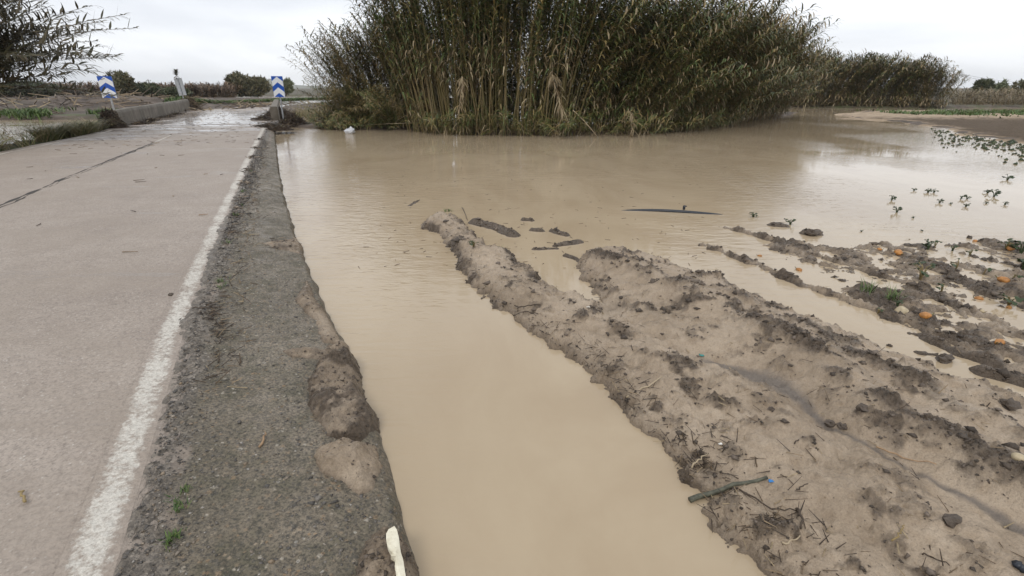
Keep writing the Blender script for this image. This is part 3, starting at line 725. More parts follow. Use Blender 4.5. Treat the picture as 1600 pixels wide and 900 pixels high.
# matted dark vegetation on the bank at the left foot of the thicket
sp = []
for x, y, b, u in edge_pts([(-10.2, 26.2), (-8.6, 25.5), (-5.2, 26.0)], 3.4, 34, r):
    sp.append((x, y, -.3, .5+.9*r.random()*(.3+b), r.random()*6.28, .3+.7*r.random(), int(r.integers(4))))
o = bulk('matted_reeds', low, sp, None, (0, 0, 0), MX_)
# dry grass and litter between the sign and the thicket
drylow = [cane_mesh('dry_shoot', 1.1, .3+.15*i, .05, 16, .4, [STEM_DRY, LEAF_BROWN if i % 2 else LEAF_DRY, LEAF_DRY], 700+i, L=.42, W=.022, rad=.007, drymix=.35, droop=.4) for i in range(4)]
sp = []
for k in range(520):
    x, y = r.uniform(-15.2, -8.2), r.uniform(31.5, 40)
    s__, n__ = ns_of(x, y)
    if n__ < .55: continue
    sp.append((x, y, -.25, .5+.6*r.random(), r.random()*6.28, .2+.9*r.random()**2, int(r.integers(4))))
for k in range(160):
    x, y = r.uniform(-12.5, -8.2), r.uniform(28.5, 31.5)
    if ns_of(x, y)[1] < .9: continue
    sp.append((x, y, -.35, .3+.35*r.random(), r.random()*6.28, .9+.6*r.random(), int(r.integers(4))))
bulk('dry_grass', drylow, sp, None, (0, 0, 0), [STEM_DRY, LEAF_BROWN, LEAF_DRY])
# broken straw-coloured tops that hang out of the middle clump
def dead_top(u, v, y0, label, n=26, sc=1.0, dirn=(0, -.4)):
    zc = None
    a = (u-800)/F; b = (450-v)/F; t = y0/(math.cos(P)+b*math.sin(P)); x0 = a*t; z0 = HC+(-math.sin(P)+b*math.cos(P))*t
    mb = MB(); rr_ = np.random.default_rng(int(u*7+v))
    sp_ = np.array([(0, .3, .7), (.02, .12, .5), (dirn[0]*.5, dirn[1]*.4, .05), (dirn[0], dirn[1], -.55)])*sc
    mb.tube(sp_, .012, 4, 0, False)
    for i in range(n*2):
        q = rr_.random(); p = [np.interp(q, [0, .33, .66, 1], sp_[:, k]) for k in range(3)]
        ph = rr_.random()*6.28
        leaf_geo(mb, p, (math.cos(ph)*.7+dirn[0], math.sin(ph)*.7+dirn[1], .1-rr_.random()), (.3+.35*rr_.random())*sc, .036, .5, 1)
    o = mb.build('dead_cane_top', [STEM_DRY, LEAF_DRY], None, loc=(x0, y0, z0)); tag(o, label, 'dead reed', 'broken dry cane tops')
dead_top(722, 148, 21.6, 'straw-coloured dead cane tuft left of centre in the upright clump', 40, 1.0, (-.1, -.3))
dead_top(862, 150, 21.4, 'longest straw-coloured broken cane top drooping right of the bare stems', 46, 1.35, (.35, -.3))
dead_top(985, 195, 21.7, 'dry drooping cane tuft low at the waterline of the right-hand mass', 30, .8, (.1, -.2))
dead_top(660, 152, 24.0, 'small dry cane tuft between the bushy left clump and the bare stems', 22, .7, (-.1, -.2))
# bare broken canes lying at the left foot
for (u0, v0, y0, u1, v1, y1, lab) in ((545, 165, 27.5, 640, 168, 26.0, 'arched bare cane bent over the dark mat, upper of the pale pair'), (540, 176, 27, 650, 176, 25.2, 'arched bare cane bent over the dark mat, lower of the pale pair'), (520, 200, 26, 655, 192, 25, 'pale bare cane lying along the waterline below the dark mat'), (575, 150, 27, 600, 190, 25.8, 'short bare cane stuck slanting in the dark mat'), (895, 172, 21.6, 932, 212, 21.5, 'broken pale cane leaning into the water in front of the right mass'), (620, 188, 25.6, 700, 152, 24.2, 'pale bare cane slanting up to the right beside the mat')):
    def P3(u, v, y):
        a = (u-800)/F; b = (450-v)/F; t = y/(math.cos(P)+b*math.sin(P)); return np.array((a*t, y, HC+(-math.sin(P)+b*math.cos(P))*t))
    A, B = P3(u0, v0, y0), P3(u1, v1, y1); t = np.linspace(0, 1, 7)[:, None]
    pts = A+(B-A)*t+np.array((0, 0, .35 if 'arched' in lab else .05))*np.sin(math.pi*t)
    mb = MB(); mb.tube(pts-A, .02-.008*t[:, 0], 5)
    tag(mb.build('fallen_cane', STEM_DRY, None, True, loc=tuple(A)), lab, 'cane', 'bare broken canes')

# ------------------------------------------------------------------ background bushes and trees
def bush(name, label, cat, x, y, z, w_, h_, d_, leafm, n=900, ls=.35, trunk=True, group=None, seed=1, lean=0, gaps=.25):
    q = np.random.default_rng(seed); root = empty(name, (x, y, z)); tag(root, label, cat, group)
    mb = MB(); lob = [(q.normal()*.28, q.normal()*.28, .35+.45*q.random(), .25+.2*q.random()) for _ in range(9)]
    k = 0
    while k < n:
        a = lob[int(q.integers(9))]; dv = q.normal(size=3); dv /= np.linalg.norm(dv); rr_ = a[3]*(.55+.5*q.random())
        c = np.array((a[0]+dv[0]*rr_, a[1]+dv[1]*rr_, max(.02, a[2]+dv[2]*rr_)))
        if vnoise(np.array([c[0]*6]), np.array([c[2]*6+c[1]*5]), seed)[0] < -1+gaps*2 and q.random() < .7: k += 1; continue
        p = c*np.array((w_, d_, h_))+np.array((lean*c[2]*h_, 0, 0))
        dd = np.array((q.normal()*.6+lean, q.normal()*.6, q.normal()*.5+.45)); L = ls*(.6+.8*q.random())
        sd = np.cross(dd, q.normal(size=3)); sd /= np.linalg.norm(sd)+1e-9; dd /= np.linalg.norm(dd)
        mb.add([p-sd*L*.18, p+sd*L*.18, p+dd*L*.6+sd*L*.14, p+dd*L], [(0, 1, 2, 3)]); k += 1
    mb.build('crown', leafm, root)
    if trunk:
        tb = MB()
        for i in range(6):
            a = lob[i]; t = np.linspace(0, 1, 5)[:, None]
            e = np.array((a[0]*w_+lean*a[2]*h_, a[1]*d_, a[2]*h_)); tb.tube(e*t+np.array((0, 0, .1*h_))*np.sin(3*t)*.3, (.03*h_*(1-.8*t[:, 0])).clip(.015), 5)
        tb.build('trunk', TWIG, root)
    return root
OLIVE = mat_leaf('shrub_leaf', [(.0, (.07, .075, .034)), (.5, (.115, .112, .054)), (.85, (.165, .14, .075)), (1., (.20, .16, .09))])
DKGREEN = mat_leaf('dark_shrub_leaf', [(.0, (.042, .055, .026)), (.6, (.07, .082, .038)), (1., (.11, .11, .055))])
PALEG = mat_leaf('pale_shrub_leaf', [(.0, (.09, .11, .055)), (.6, (.15, .17, .09)), (1., (.21, .22, .13))])
def at(u, v, y):
    a = (u-800)/F; b = (450-v)/F; t = y/(math.cos(P)+b*math.sin(P)); return (a*t, y, HC+(-math.sin(P)+b*math.cos(P))*t)
def bgbush(u0, u1, vt, y, name, label, cat, leafm, **k):
    xa, xb = at(u0, 150, y)[0], at(u1, 150, y)[0]; h = at((u0+u1)/2, vt, y)[2]-0
    return bush(name, label, cat, (xa+xb)/2, y, -.05, (xb-xa)*.62, h*1.02, (xb-xa)*.45, leafm, **k)
bgbush(165, 222, 118, 82, 'shrub', 'tallest olive brown shrub just right of the left chevron sign', 'shrub', OLIVE, n=7000, ls=.6, seed=3, gaps=.1)
bgbush(205, 262, 134, 84, 'shrub', 'lower dark shrub between the tall olive shrub and the tilted sign', 'shrub', DKGREEN, n=4500, ls=.55, seed=4, gaps=.1)
bgbush(-10, 98, 131, 86, 'shrub', 'long low dark green shrub at the left edge under the blown cane', 'shrub', DKGREEN, n=7000, ls=.6, seed=5, gaps=.05)
bgbush(238, 300, 138, 92, 'shrub', 'dark low shrub behind the tilted grey sign', 'shrub', DKGREEN, n=4000, ls=.55, seed=15, gaps=.05)
bgbush(353, 402, 118, 104, 'shrub', 'rounded pale topped shrub left of the right chevron sign', 'shrub', OLIVE, n=6000, ls=.65, seed=6, gaps=.08)
bgbush(378, 438, 122, 106, 'shrub', 'broad olive shrub directly behind the right chevron sign', 'shrub', OLIVE, n=7000, ls=.65, seed=7, gaps=.08)
bgbush(432, 462, 124, 110, 'shrub', 'pale green shrub just right of the right chevron sign', 'shrub', PALEG, n=2600, ls=.6, seed=8, gaps=.2)
bgbush(352, 384, 120, 112, 'shrub', 'pale green leafy top rising behind the rounded shrub', 'shrub', PALEG, n=2600, ls=.6, seed=18, gaps=.2)
bgbush(1518, 1546, 131, 70, 'shrub', 'dark rounded shrub beside the right end of the far canes', 'shrub', DKGREEN, n=4500, ls=.4, seed=9, gaps=.08)
bgbush(1520, 1552, 127, 78, 'young_tree', 'thin pale young tree behind the dark rounded shrub', 'tree', PALEG, n=1300, ls=.38, seed=10, gaps=.3)
bgbush(1548, 1572, 126, 78, 'young_tree', 'thin pale young tree right of the dark rounded shrub', 'tree', PALEG, n=1300, ls=.38, seed=11, gaps=.3)
bgbush(1580, 1640, 122, 72, 'shrub', 'dark shrub cut by the right edge of the photo', 'shrub', OLIVE, n=4500, ls=.4, seed=12, gaps=.1)
# brown reed beds along the far banks
def field(name, poly, dens, protos, mats, sc, z, tilt=.25, yaw=None, kind='stuff'):
    a = np.array(poly); lo, hi = a.min(0), a.max(0); n = int(dens*(hi[0]-lo[0])*(hi[1]-lo[1]))
    X = r.uniform(lo[0], hi[0], n); Y = r.uniform(lo[1], hi[1], n); ok = sdf(X, Y, poly) > 0
    sp = [(x, y, z, sc*(.7+.6*r.random()), (r.random()*6.28 if yaw is None else yaw+r.normal()*.5), tilt*r.random(), int(r.integers(len(protos)))) for x, y in zip(X[ok], Y[ok])]
    return bulk(name, protos, sp, None, (0, 0, 0), mats, kind)
def quad(u0, u1, y0, y1): return [(at(u0, 150, y0)[0], y0), (at(u1, 150, y0)[0], y0), (at(u1, 150, y1)[0], y1), (at(u0, 150, y1)[0], y1)]
REDD = mat_leaf('rust_reed_leaf', [(.0, (.10, .06, .035)), (.5, (.15, .095, .055)), (1., (.22, .15, .085))])
TAN = mat_leaf('tan_reed_leaf', [(.0, (.19, .145, .085)), (.5, (.27, .205, .12)), (1., (.13, .12, .05))])
bed = [cane_mesh('bed_reed', 1.6, .2+.15*i, .02, 34, .4, [STEM, REDD, REDD], 800+i, L=.62, W=.09, rad=.02) for i in range(3)]
bedt = [cane_mesh('bed_reed_tan', 1.3, .3+.15*i, .05, 14, .4, [STEM, TAN, TAN], 820+i, L=.6, W=.06, rad=.015) for i in range(3)]
field('rust_reed_bed', quad(-60, 366, 99, 104), 5, bed, [STEM, REDD, REDD], 1.35, -.1)
field('tan_reed_bed', quad(1490, 1680, 59, 66), 4.5, bedt, [STEM, TAN, TAN], 1.15, -.1)
field('tan_grass_bed', quad(1495, 1680, 55.2, 59), 3.5, bedt, [STEM, TAN, TAN], .7, -.1)

# low grass --------------------------------------------------------------
def blades(name, pts, h, w_, mats, seed, lean=.5, zf=None, droop=.35, per=1):
    q = np.random.default_rng(seed); n = len(pts)*per
    b = np.repeat(np.array(pts, float), per, 0)
    b[:, :2] += q.normal(size=(n, 2))*h*.10*(per > 1)
    ph = q.random(n)*6.28; L = h*(.5+.8*q.random(n)); le = lean*q.random(n); wv = w_*(.6+.8*q.random(n))
    dx, dy = np.cos(ph), np.sin(ph); sx_, sy_ = -dy, dx
    def pt(t, s):
        out = L*(le*t+droop*t*t); up = L*(t-.45*droop*t*t)
        return np.stack([b[:, 0]+dx*out+sx_*wv*s, b[:, 1]+dy*out+sy_*wv*s, b[:, 2]+up], 1)
    V = np.stack([pt(0, -.5), pt(0, .5), pt(.5, .45), pt(.5, -.45), pt(1, 0)], 1).reshape(-1, 3)
    i5 = np.arange(n)[:, None]*5
    q4 = i5+np.array([0, 1, 2, 3]); q3 = i5+np.array([3, 2, 4])
    me = bpy.data.meshes.new(name); me.vertices.add(len(V)); me.vertices.foreach_set('co', V.astype(np.float32).ravel())
    li = np.concatenate([q4.ravel(), q3.ravel()]); me.loops.add(len(li)); me.loops.foreach_set('vertex_index', li.astype(np.int32))
    tot = np.concatenate([np.full(n, 4), np.full(n, 3)]).astype(np.int32)
    me.polygons.add(2*n); me.polygons.foreach_set('loop_start', np.concatenate([[0], np.cumsum(tot)[:-1]]).astype(np.int32)); me.polygons.foreach_set('loop_total', tot)
    me.materials.append(mats); me.update(calc_edges=True)
    return link(name, me)
def gz(x, y): return ground_h(np.array(x, float), np.array(y, float))[0]
# tall grass on the left verge
S = r.uniform(7, 27.3, 5200); Nn = -7.75-r.random(5200)**1.4*1.7
keep = (fbm(S*.55, Nn*.8, 3, 33) > -.02+.2*(S > 20)*(Nn < -8.3)); S, Nn = S[keep], Nn[keep]
S = np.concatenate([S, r.uniform(24, 27.6, 500)]); Nn = np.concatenate([Nn, n_left(S[-500:])-.5-r.random(500)*.7])
X, Y = road_pt(S, Nn)
tag(blades('tall_verge_grass', np.stack([X, Y, gz(X, Y)-.03], 1), .74, .019, GRASS, 41, .8, droop=.7, per=3), kind='stuff')
sp = []
for k in range(420):
    s0 = r.uniform(8, 27); n0 = -7.9-r.random()**1.3*1.6; x, y = rp(s0, n0); sp.append((x, y, float(gz(x, y))-.03, .35+.5*r.random()**2, r.random()*6.28, .05+.4*r.random(), int(r.integers(4))))
bulk('verge_weeds', drylow, sp, None, (0, 0, 0), [STEM_DRY, LEAF_BROWN, LEAF_DRY])
# low green growth
def gpatch(name, X, Y, h, wd, seed, m=GRASS_G, per=3):
    z = gz(X, Y); ok = z > WL+.02
    tag(blades(name, np.stack([X, Y, z-.02], 1)[ok], h, wd, m, seed, .7, per=per), kind='stuff')
X = r.uniform(-60, -26, 4200); Y = 35+.05*(X+30)+r.normal(size=4200)*1.7
ok = fbm(X*.35, Y*.5, 3, 71) > -.06
gpatch('green_bank_growth', X[ok], Y[ok], .42, .06, 42)
s1_ = r.uniform(51, 98, 6000); n1_ = -7.2-r.random(6000)**1.5*2.2
X, Y = road_pt(s1_, n1_); ok = fbm(X*.2, Y*.2, 3, 75) > -.25
gpatch('green_roadside_growth', X[ok], Y[ok], .42, .08, 43)
X = r.uniform(30, 75, 7000); Y = 40.5+r.normal(size=7000)*2.0; ok = (fbm(X*.3, Y*.5, 3, 77) > -.05)
pts = np.stack([X, Y, np.full(len(X), -.26)], 1)[ok]
tag(blades('green_shoal_growth', pts, .28, .07, GRASS_G, 44, .7, per=2), kind='stuff')
X = r.uniform(-200, -120, 10); 
X = r.uniform(-15, -8.6, 1500); Y = r.uniform(33, 40, 1500); ok = ns_of(X, Y)[1] > .4
tag(blades('green_ditch_growth', np.stack([X, Y, np.full(1500, -.2)], 1)[ok], .55, .03, GRASS, 45, .6, per=2), kind='stuff')

# ------------------------------------------------------------------ signs
BLUE = mat_plain('sign_blue', (.012, .085, .42), .35, .06, 8); WHITE = mat_plain('sign_white', (.74, .76, .78), .35, .05, 8)
GALV = mat_plain('galvanised_steel', (.34, .35, .36), .4, .2, 9); BACK = mat_plain('sign_back_grey', (.42, .43, .44), .45, .1, 5)
GALV.node_tree.nodes['Principled BSDF'].inputs['Metallic'].default_value = .35
def prism(mb, pts, y0, y1, m=0):
    n = len(pts); v = [(x, y0, z) for x, z in pts]+[(x, y1, z) for x, z in pts]
    mb.add(v, [tuple(range(n)), tuple(range(n, 2*n))[::-1]]+[(i, i+n, (i+1) % n+n, (i+1) % n) for i in range(n)], m)
def chevron_sign(loc, rot, label, ww, hh, z0, dirt=False, below=.35):
    root = empty('directional_sign', loc, rot); tag(root, label, 'road sign', 'blue and white chevron signs at the bridge')
    mb = MB(); mb.box((0, 0, z0+hh/2), (ww, .022, hh)); pn = mb.build('panel', BLUE, root)
    mb = MB()
    for x in (-ww/2+.008, ww/2-.008): mb.box((x, .022, z0+hh/2), (.016, .022, hh-.004))
    for z in (z0+.008, z0+hh-.008): mb.box((0, .022, z), (ww-.034, .022, .016))
    mb.build('rim', GALV, pn)
    t, rs = .265*hh, .215*hh                 # white band height, rise of the V
    for top in (.975, .465):
        a = z0+top*hh; hw = ww/2-.004
        pts = [(-hw, a-rs), (0, a), (hw, a-rs), (hw, a-rs-t), (0, a-t), (-hw, a-rs-t)]
        mb = MB(); prism(mb, pts[::-1], -.0155, -.0112); mb.build('chevron', WHITE, root)
    mb = MB(); mb.box((0, .0465, (z0+hh-below)/2-.02), (.075, .045, z0+hh+below-.06)); mb.build('post', GALV, root)
    for z in (z0+.2*hh, z0+.8*hh):
        mb = MB(); mb.box((0, .016, z), (.16, .009, .035)); mb.build('bracket', GALV, root)
    if dirt:
        mb = MB(); mb.tube([(-.2, -.018, z0+.84*hh), (-.05, -.022, z0+.885*hh), (.02, -.018, z0+.89*hh)], .012, 4); mb.tube([(-.22, -.018, z0+.14*hh), (-.09, -.02, z0+.185*hh)], .012, 4); mb.build('stuck_straw', TWIG, root)
    return root
def fit_sign(uc, vtop, vbot, y, vbase):
    """size and height of a panel at distance y"""
    a = at(uc, vtop, y); b = at(uc, vbot, y); return a, b
a, b = fit_sign(167, 119, 153, 27.2, 178)
fw = .0
c1 = at(179, 178, 27.2)
chevron_sign((c1[0], 27.2, 0), (0, R(.5), R(6)), 'blue sign with white chevrons leaning left at the near end of the long parapet', .70, a[2]-b[2], b[2], True)
a, b = fit_sign(435, 119, 151.5, 27.6, 185)
c2 = at(441.5, 180, 27.6)
chevron_sign((c2[0], 27.6, 0), (0, R(.8), R(3)), 'upright blue sign with white chevrons in the dark heap by the short parapet', .57, a[2]-b[2], b[2], below=.5)
# sign seen from behind
a, b = fit_sign(282, 122, 149, 41.5, 155); c3 = at(289, 156, 41.5)
root = empty('road_sign', (c3[0], 41.5, 0), (0, R(-5), R(-8))); tag(root, 'tilted grey sign seen from the back at the far end of the long parapet', 'road sign')
h0, hh = b[2], a[2]-b[2]
mb = MB(); mb.box((0, .03, h0+hh/2), (.66, .022, hh)); mb.build('panel', BACK, root)
mb = MB()
for x in (-.32, .32): mb.box((x, .008, h0+hh/2), (.02, .022, hh-.004))
mb.build('rim', GALV, root)
mb = MB(); mb.box((0, -.016, (h0+hh)/2-.1), (.07, .06, h0+hh+.1)); mb.build('post', GALV, root)
tuft = [cane_mesh('weed_tuft', .66, .1, .1, 48, 0, [STEM, OLIVE, LEAF_DRY], 900, L=.36, W=.13, rad=.01, drymix=.2, droop=.3)]
zt = Vector((math.sin(R(-5))*(h0+hh), 0, math.cos(R(-5))*(h0+hh)))
o = link('caught_weed', tuft[0], None, (c3[0]+zt.x, 41.5, zt.z-.05)); tag(o, 'clump of flood weed caught on top of the tilted grey sign', 'weed')

# parapets -----------------------------------------------------------------
PCON = None
def mat_parapet():
    m = M('stained_parapet_concrete', .7)
    big = m.noise(1.3, 5, .65); stain = m.noise(3.5, 4, .6, vec=m.map((1, 1, .16)))
    c = m.ramp(big, [(.35, (.105, .088, .064)), (.65, (.20, .172, .135))])
    c = m.mix(m.ramp(stain, [(.46, 0.), (.62, .6)]), c, (.08, .066, .045)); m.col(c); m.bump(m.noise(22, 4, .7), .015, .6); return m.m
PCON = mat_parapet()
def parapet(s0, s1, nf, hgt, thick, label, lift=0., steps=24):
    s = np.linspace(s0, s1, steps); n = np.array([nf(q) for q in s]); x, y = road_pt(s, n)
    x2, y2 = road_pt(s, n-thick if nf(s0) < -3 else n+thick)
    cx, cy = float(x[0]), float(y[0]); root = empty('bridge_parapet', (cx, cy, 0)); tag(root, label, 'parapet', 'concrete bridge parapets')
    q = np.random.default_rng(int(s0*10)); mb = MB(); wv = .008*q.normal(size=steps)
    half = .1
    for i0, i1, nm in ((0, int(steps*.74), 'wall'), (int(steps*.74), steps-1, 'wall')):
        m2 = MB(); pr = []
        g0 = .012 if i0 else 0
        for i in range(i0, i1+1):
            k = .012 if (i == i0 and i0) else 0
            A = np.array((x[i]-cx, y[i]-cy)); B = np.array((x2[i]-cx, y2[i]-cy)); u_ = (A-B)/np.linalg.norm(A-B); dv = np.array((-u_[1], u_[0]))
            if i == i0 and i0: A = A+dv*.02; B = B+dv*.02
            h = hgt+wv[i]+lift*(i/steps)
            A2 = A-u_*.07
            pr += [(*A, -.15), (*(A-u_*.02), h-.13), (*(A2+u_*.01), h-.02), (*(A2-u_*.02), h), (*(B+u_*.05), h), (*(B+u_*.02), h-.03), (*B, -.5)]
        k = 7; nn = i1-i0+1
        f = [(j*k+a_, (j+1)*k+a_, (j+1)*k+a_+1, j*k+a_+1) for j in range(nn-1) for a_ in range(k-1)]
        f += [tuple(range(k)), tuple(range((nn-1)*k, nn*k))[::-1]]
        m2.add(pr, f); m2.build('wall', PCON, root)
    return root
parapet(28.1, 47.0, lambda s: float(n_left(s))-.02, .72, .35, 'long concrete parapet along the left side of the bridge', .12)
parapet(30.8, 46.0, lambda s: -.82, .70, .42, 'short-looking concrete parapet end on the right of the bridge beside the upright chevron sign', .1)

# flood debris heaps -------------------------------------------------------------
CORE = mat_plain('debris_core', (.055, .038, .026), .8, .5, 22, .2, .05)
def heap(loc, rad, hgt, n, label, seed, tw=1.0, leafy=0, sxy=(1, 1), mats=None):
    q = np.random.default_rng(seed); root = empty('debris_heap', loc); tag(root, label, 'debris', 'flood debris against the bridge')
    k = 26; mb = MB(); vv = []; f = []
    for i in range(12):
        for j in range(k):
            t = i/11; a = j*2*math.pi/k; rr_ = rad*t**.8*(1+.35*vnoise(np.array([math.cos(a)*2+5]), np.array([math.sin(a)*2]), seed)[0])
            vv.append((math.cos(a)*rr_*sxy[0], math.sin(a)*rr_*sxy[1], hgt*.82*(1-t**1.5)*(1+.3*q.normal()*(0 < i < 11))-.12*t))
    for i in range(11):
        for j in range(k): f.append((i*k+j, (i+1)*k+j, (i+1)*k+(j+1) % k, i*k+(j+1) % k))
    mb.add(vv, f); mb.build('matted_mud', CORE, root)
    mb = MB()
    for i in range(n):
        a = q.random()*6.28; t = q.random()**.6; c = np.array((math.cos(a)*rad*t*sxy[0], math.sin(a)*rad*t*sxy[1], hgt*(1-t**1.5)*(.75+.3*q.random())+.02))
        L = tw*(.12+.4*q.random()**2); b = q.random()*6.28; el = q.normal()*.45
        dv = np.array((math.cos(b)*math.cos(el), math.sin(b)*math.cos(el), math.sin(el)-.1))*L
        mb.tube([c-dv/2, c+np.array((0, 0, .1*L)), c+dv/2], [.009, .008, .003], 3, 0, False)
    tag(mb.build('twigs', mats or TWIG, root), kind='stuff')
    if leafy:
        mb = MB()
        for i in range(leafy):
            a = q.random()*6.28; t = q.random()**.6; c = (math.cos(a)*rad*t*sxy[0], math.sin(a)*rad*t*sxy[1], hgt*(1-t**1.5)*.95)
            ph = q.random()*6.28; leaf_geo(mb, c, (math.cos(ph), math.sin(ph), .2+.6*q.random()), .25+.25*q.random(), .03, .45, 0)
        tag(mb.build('reed_leaves', LEAF_BROWN, root), kind='stuff')
    return root
p = G(436, 184, -.1); heap((p[0], p[1], -.12), 1.0, .55, 700, 'dark tangled flood debris heaped round the foot of the upright chevron sign', 1, 1.6, 60, (.95, 1.2))
p = G(458, 196, -.25); heap((p[0], p[1], -.30), 1.0, .58, 500, 'dark debris sliding from the sign foot down to the water', 2, 1.6, 50, (.8, 1.1))
p = G(412, 188, 0); heap((p[0], p[1], .02), .5, .16, 200, 'low scatter of dark twigs on the road edge left of the upright sign', 3, 1.2, 10, (1.3, 1))
p = G(424, 198, 0); heap((p[0], p[1], -.04), .7, .12, 260, 'flat brown twig litter where the white edge line ends', 13, 1.2, 20, (1.3, 1))
p = rp(27.7, -7.15); heap((p[0], p[1], -.02), .62, .74, 420, 'dark clot of roots at the near end of the long parapet', 4, 1.2, 30, (.75, 1))
p = rp(47.6, -6.9); heap((p[0], p[1], -.02), .85, .95, 420, 'brown reed bundle piled on the far end of the long parapet', 5, 2.4, 90, (1, 1), STRAW)
for (s, n, sd_) in ((29.5, -6.45, 6), (32, -6.5, 7), (35.5, -6.4, 8), (39, -6.5, 9)):
    p = rp(s, n); heap((p[0], p[1], .02), .34, .10, 110, 'low silt and straw at the long parapet foot, '+['nearest to the camera', 'second from the near end', 'second from the far end', 'farthest along it'][sd_-6], sd_, 1., 8, (.7, 1.9))
for i, (u, v) in enumerate(((190, 168), (215, 163), (245, 158), (262, 154), (225, 155))):
    p = at(u, v, 47+2*i); heap((p[0], p[1], -.1+.25), 1.9, .55, 90, ['leftmost brown reed litter heap on the soil bank just right of the left sign', 'second brown reed litter heap from the left behind the long parapet', 'rightmost but one reed litter heap behind the long parapet', 'reed litter heap nearest the tilted grey sign behind the parapet', 'highest reed litter heap in the middle of the bank behind the parapet'][i], 30+i, 2.2, 30, (1.6, 1), STRAW)
q = np.random.default_rng(99); n = 1500; X = q.uniform(-58, -22, n); Y = q.uniform(36, 60, n); ok = (sdf(X, Y, bank_left) > .5) & (fbm(X*.3, Y*.3, 3, 88) > -.1)
bits_late = (X[ok], Y[ok])
# white bag snagged at the reeds
PLAST = mat_plain('white_plastic_film', (.55, .56, .58), .35, .15, 9)
p = G(546, 205, WL+.1); q = np.random.default_rng(5); mb = MB(); k = 14; vv = []
for i in range(8):
    for j in range(k):
        t = i/7; a = j*2*math.pi/k; rr_ = .19*math.sin(.25+t*2.6)*(1+.30*q.normal()*.6); vv.append((math.cos(a)*rr_*1.3, math.sin(a)*rr_*.7, t*.22+.02*q.normal()+a*0+.10*(math.cos(a) > .6)*t))
mb.add(vv, [(i*k+j, i*k+(j+1) % k, (i+1)*k+(j+1) % k, (i+1)*k+j) for i in range(7) for j in range(k)]+[tuple(range(7*k, 8*k))])
tag(mb.build('plastic_bag', PLAST, None, loc=(p[0], p[1], WL-.03)), 'crumpled white plastic bag snagged at the waterline by the reed mat', 'plastic bag')
p = at(1215, 171, 38.6); mb = MB(); mb.box((0, 0, .12), (.62, .3, .26), Matrix.Rotation(.2, 4, 'Y'), 0, .7)
tag(mb.build('plastic_sack', PLAST, None, loc=(p[0], p[1], WL-.02)), 'pale sack floating under the tips of the right-hand canes', 'sack')

# irrigation pipe in the flood ---------------------------------------------------
BLACKP = mat_plain('black_polythene', (.022, .026, .034), .35, .2, 30)
A = G(968, 328.5, WL); B = G(1132, 334.5, WL); t = np.linspace(0, 1, 14)
pts = np.stack([A[0]+(B[0]-A[0])*t, A[1]+(B[1]-A[1])*t+.03*np.sin(t*5), WL-.035+.045*np.sin(np.pi*t)**.7], 1)
root = empty('irrigation_pipe', tuple(pts[7])); tag(root, 'dark blue-black irrigation pipe barely showing above the flood water', 'pipe')
mb = MB(); mb.tube(pts-pts[7], .032, 10); mb.build('hose', BLACKP, root, True)
v_ = G(1068, 331, WL); mb = MB(); mb.tube([(0, 0, 0), (0, 0, .05), (.004, 0, .075)], [.02, .024, .012], 8); mb.box((.01, 0, .06), (.06, .016, .016)); 
mb.build('valve', BLACKP, root, loc=(v_[0]-pts[7][0], v_[1]-pts[7][1], .028))

# cream splintered board ------------------------------------------------------------
def mat_cream():
    m = M('cream_splintered_foam', .7); c = m.ramp(m.noise(14, 5, .7), [(.35, (.56, .50, .36)), (.6, (.76, .71, .56))])
    c = m.mix(m.ramp(m.vor(60), [(.06, .6), (.14, 0.)]), c, (.18, .13, .09)); m.col(c); m.bump(m.noise(40, 4, .7), .006, .6); return m.m
outl = [(617, 828), (608, 833), (604, 840), (604, 848), (606, 858), (609, 864), (613, 868), (611, 872), (616, 875), (618, 882), (617, 888), (621, 891), (618, 893), (622, 899), (619, 901), (623, 910), (619, 913), (624, 930), (633, 930), (634, 912), (634, 900), (632, 888), (630, 876), (627, 868), (625, 856), (624, 846), (621, 834)]
zb = on_verge(615, 860); w3 = [G(u, v, zb[2]+.100) for u, v in outl]
c0 = np.mean(w3, 0); mb = MB(); n = len(w3)
top = [(x-c0[0], y-c0[1], .03+.012*math.sin((y-c0[1])*9)) for x, y in w3]; bot = [(x, y, z-.022) for x, y, z in top]; cen = [(0, 0, .045), (0, 0, .008)]
mb.add(top+bot+cen, [(i, (i+1) % n, 2*n) for i in range(n)][::1]+[(i+n, 2*n+1, (i+1) % n+n) for i in range(n)]+[(i, i+n, (i+1) % n+n, (i+1) % n) for i in range(n)])
tag(mb.build('broken_board', mat_cream(), None, loc=(c0[0], c0[1], zb[2]+.082)), 'cream splintered board lying on the dark mud heap at the bottom of the verge', 'board')

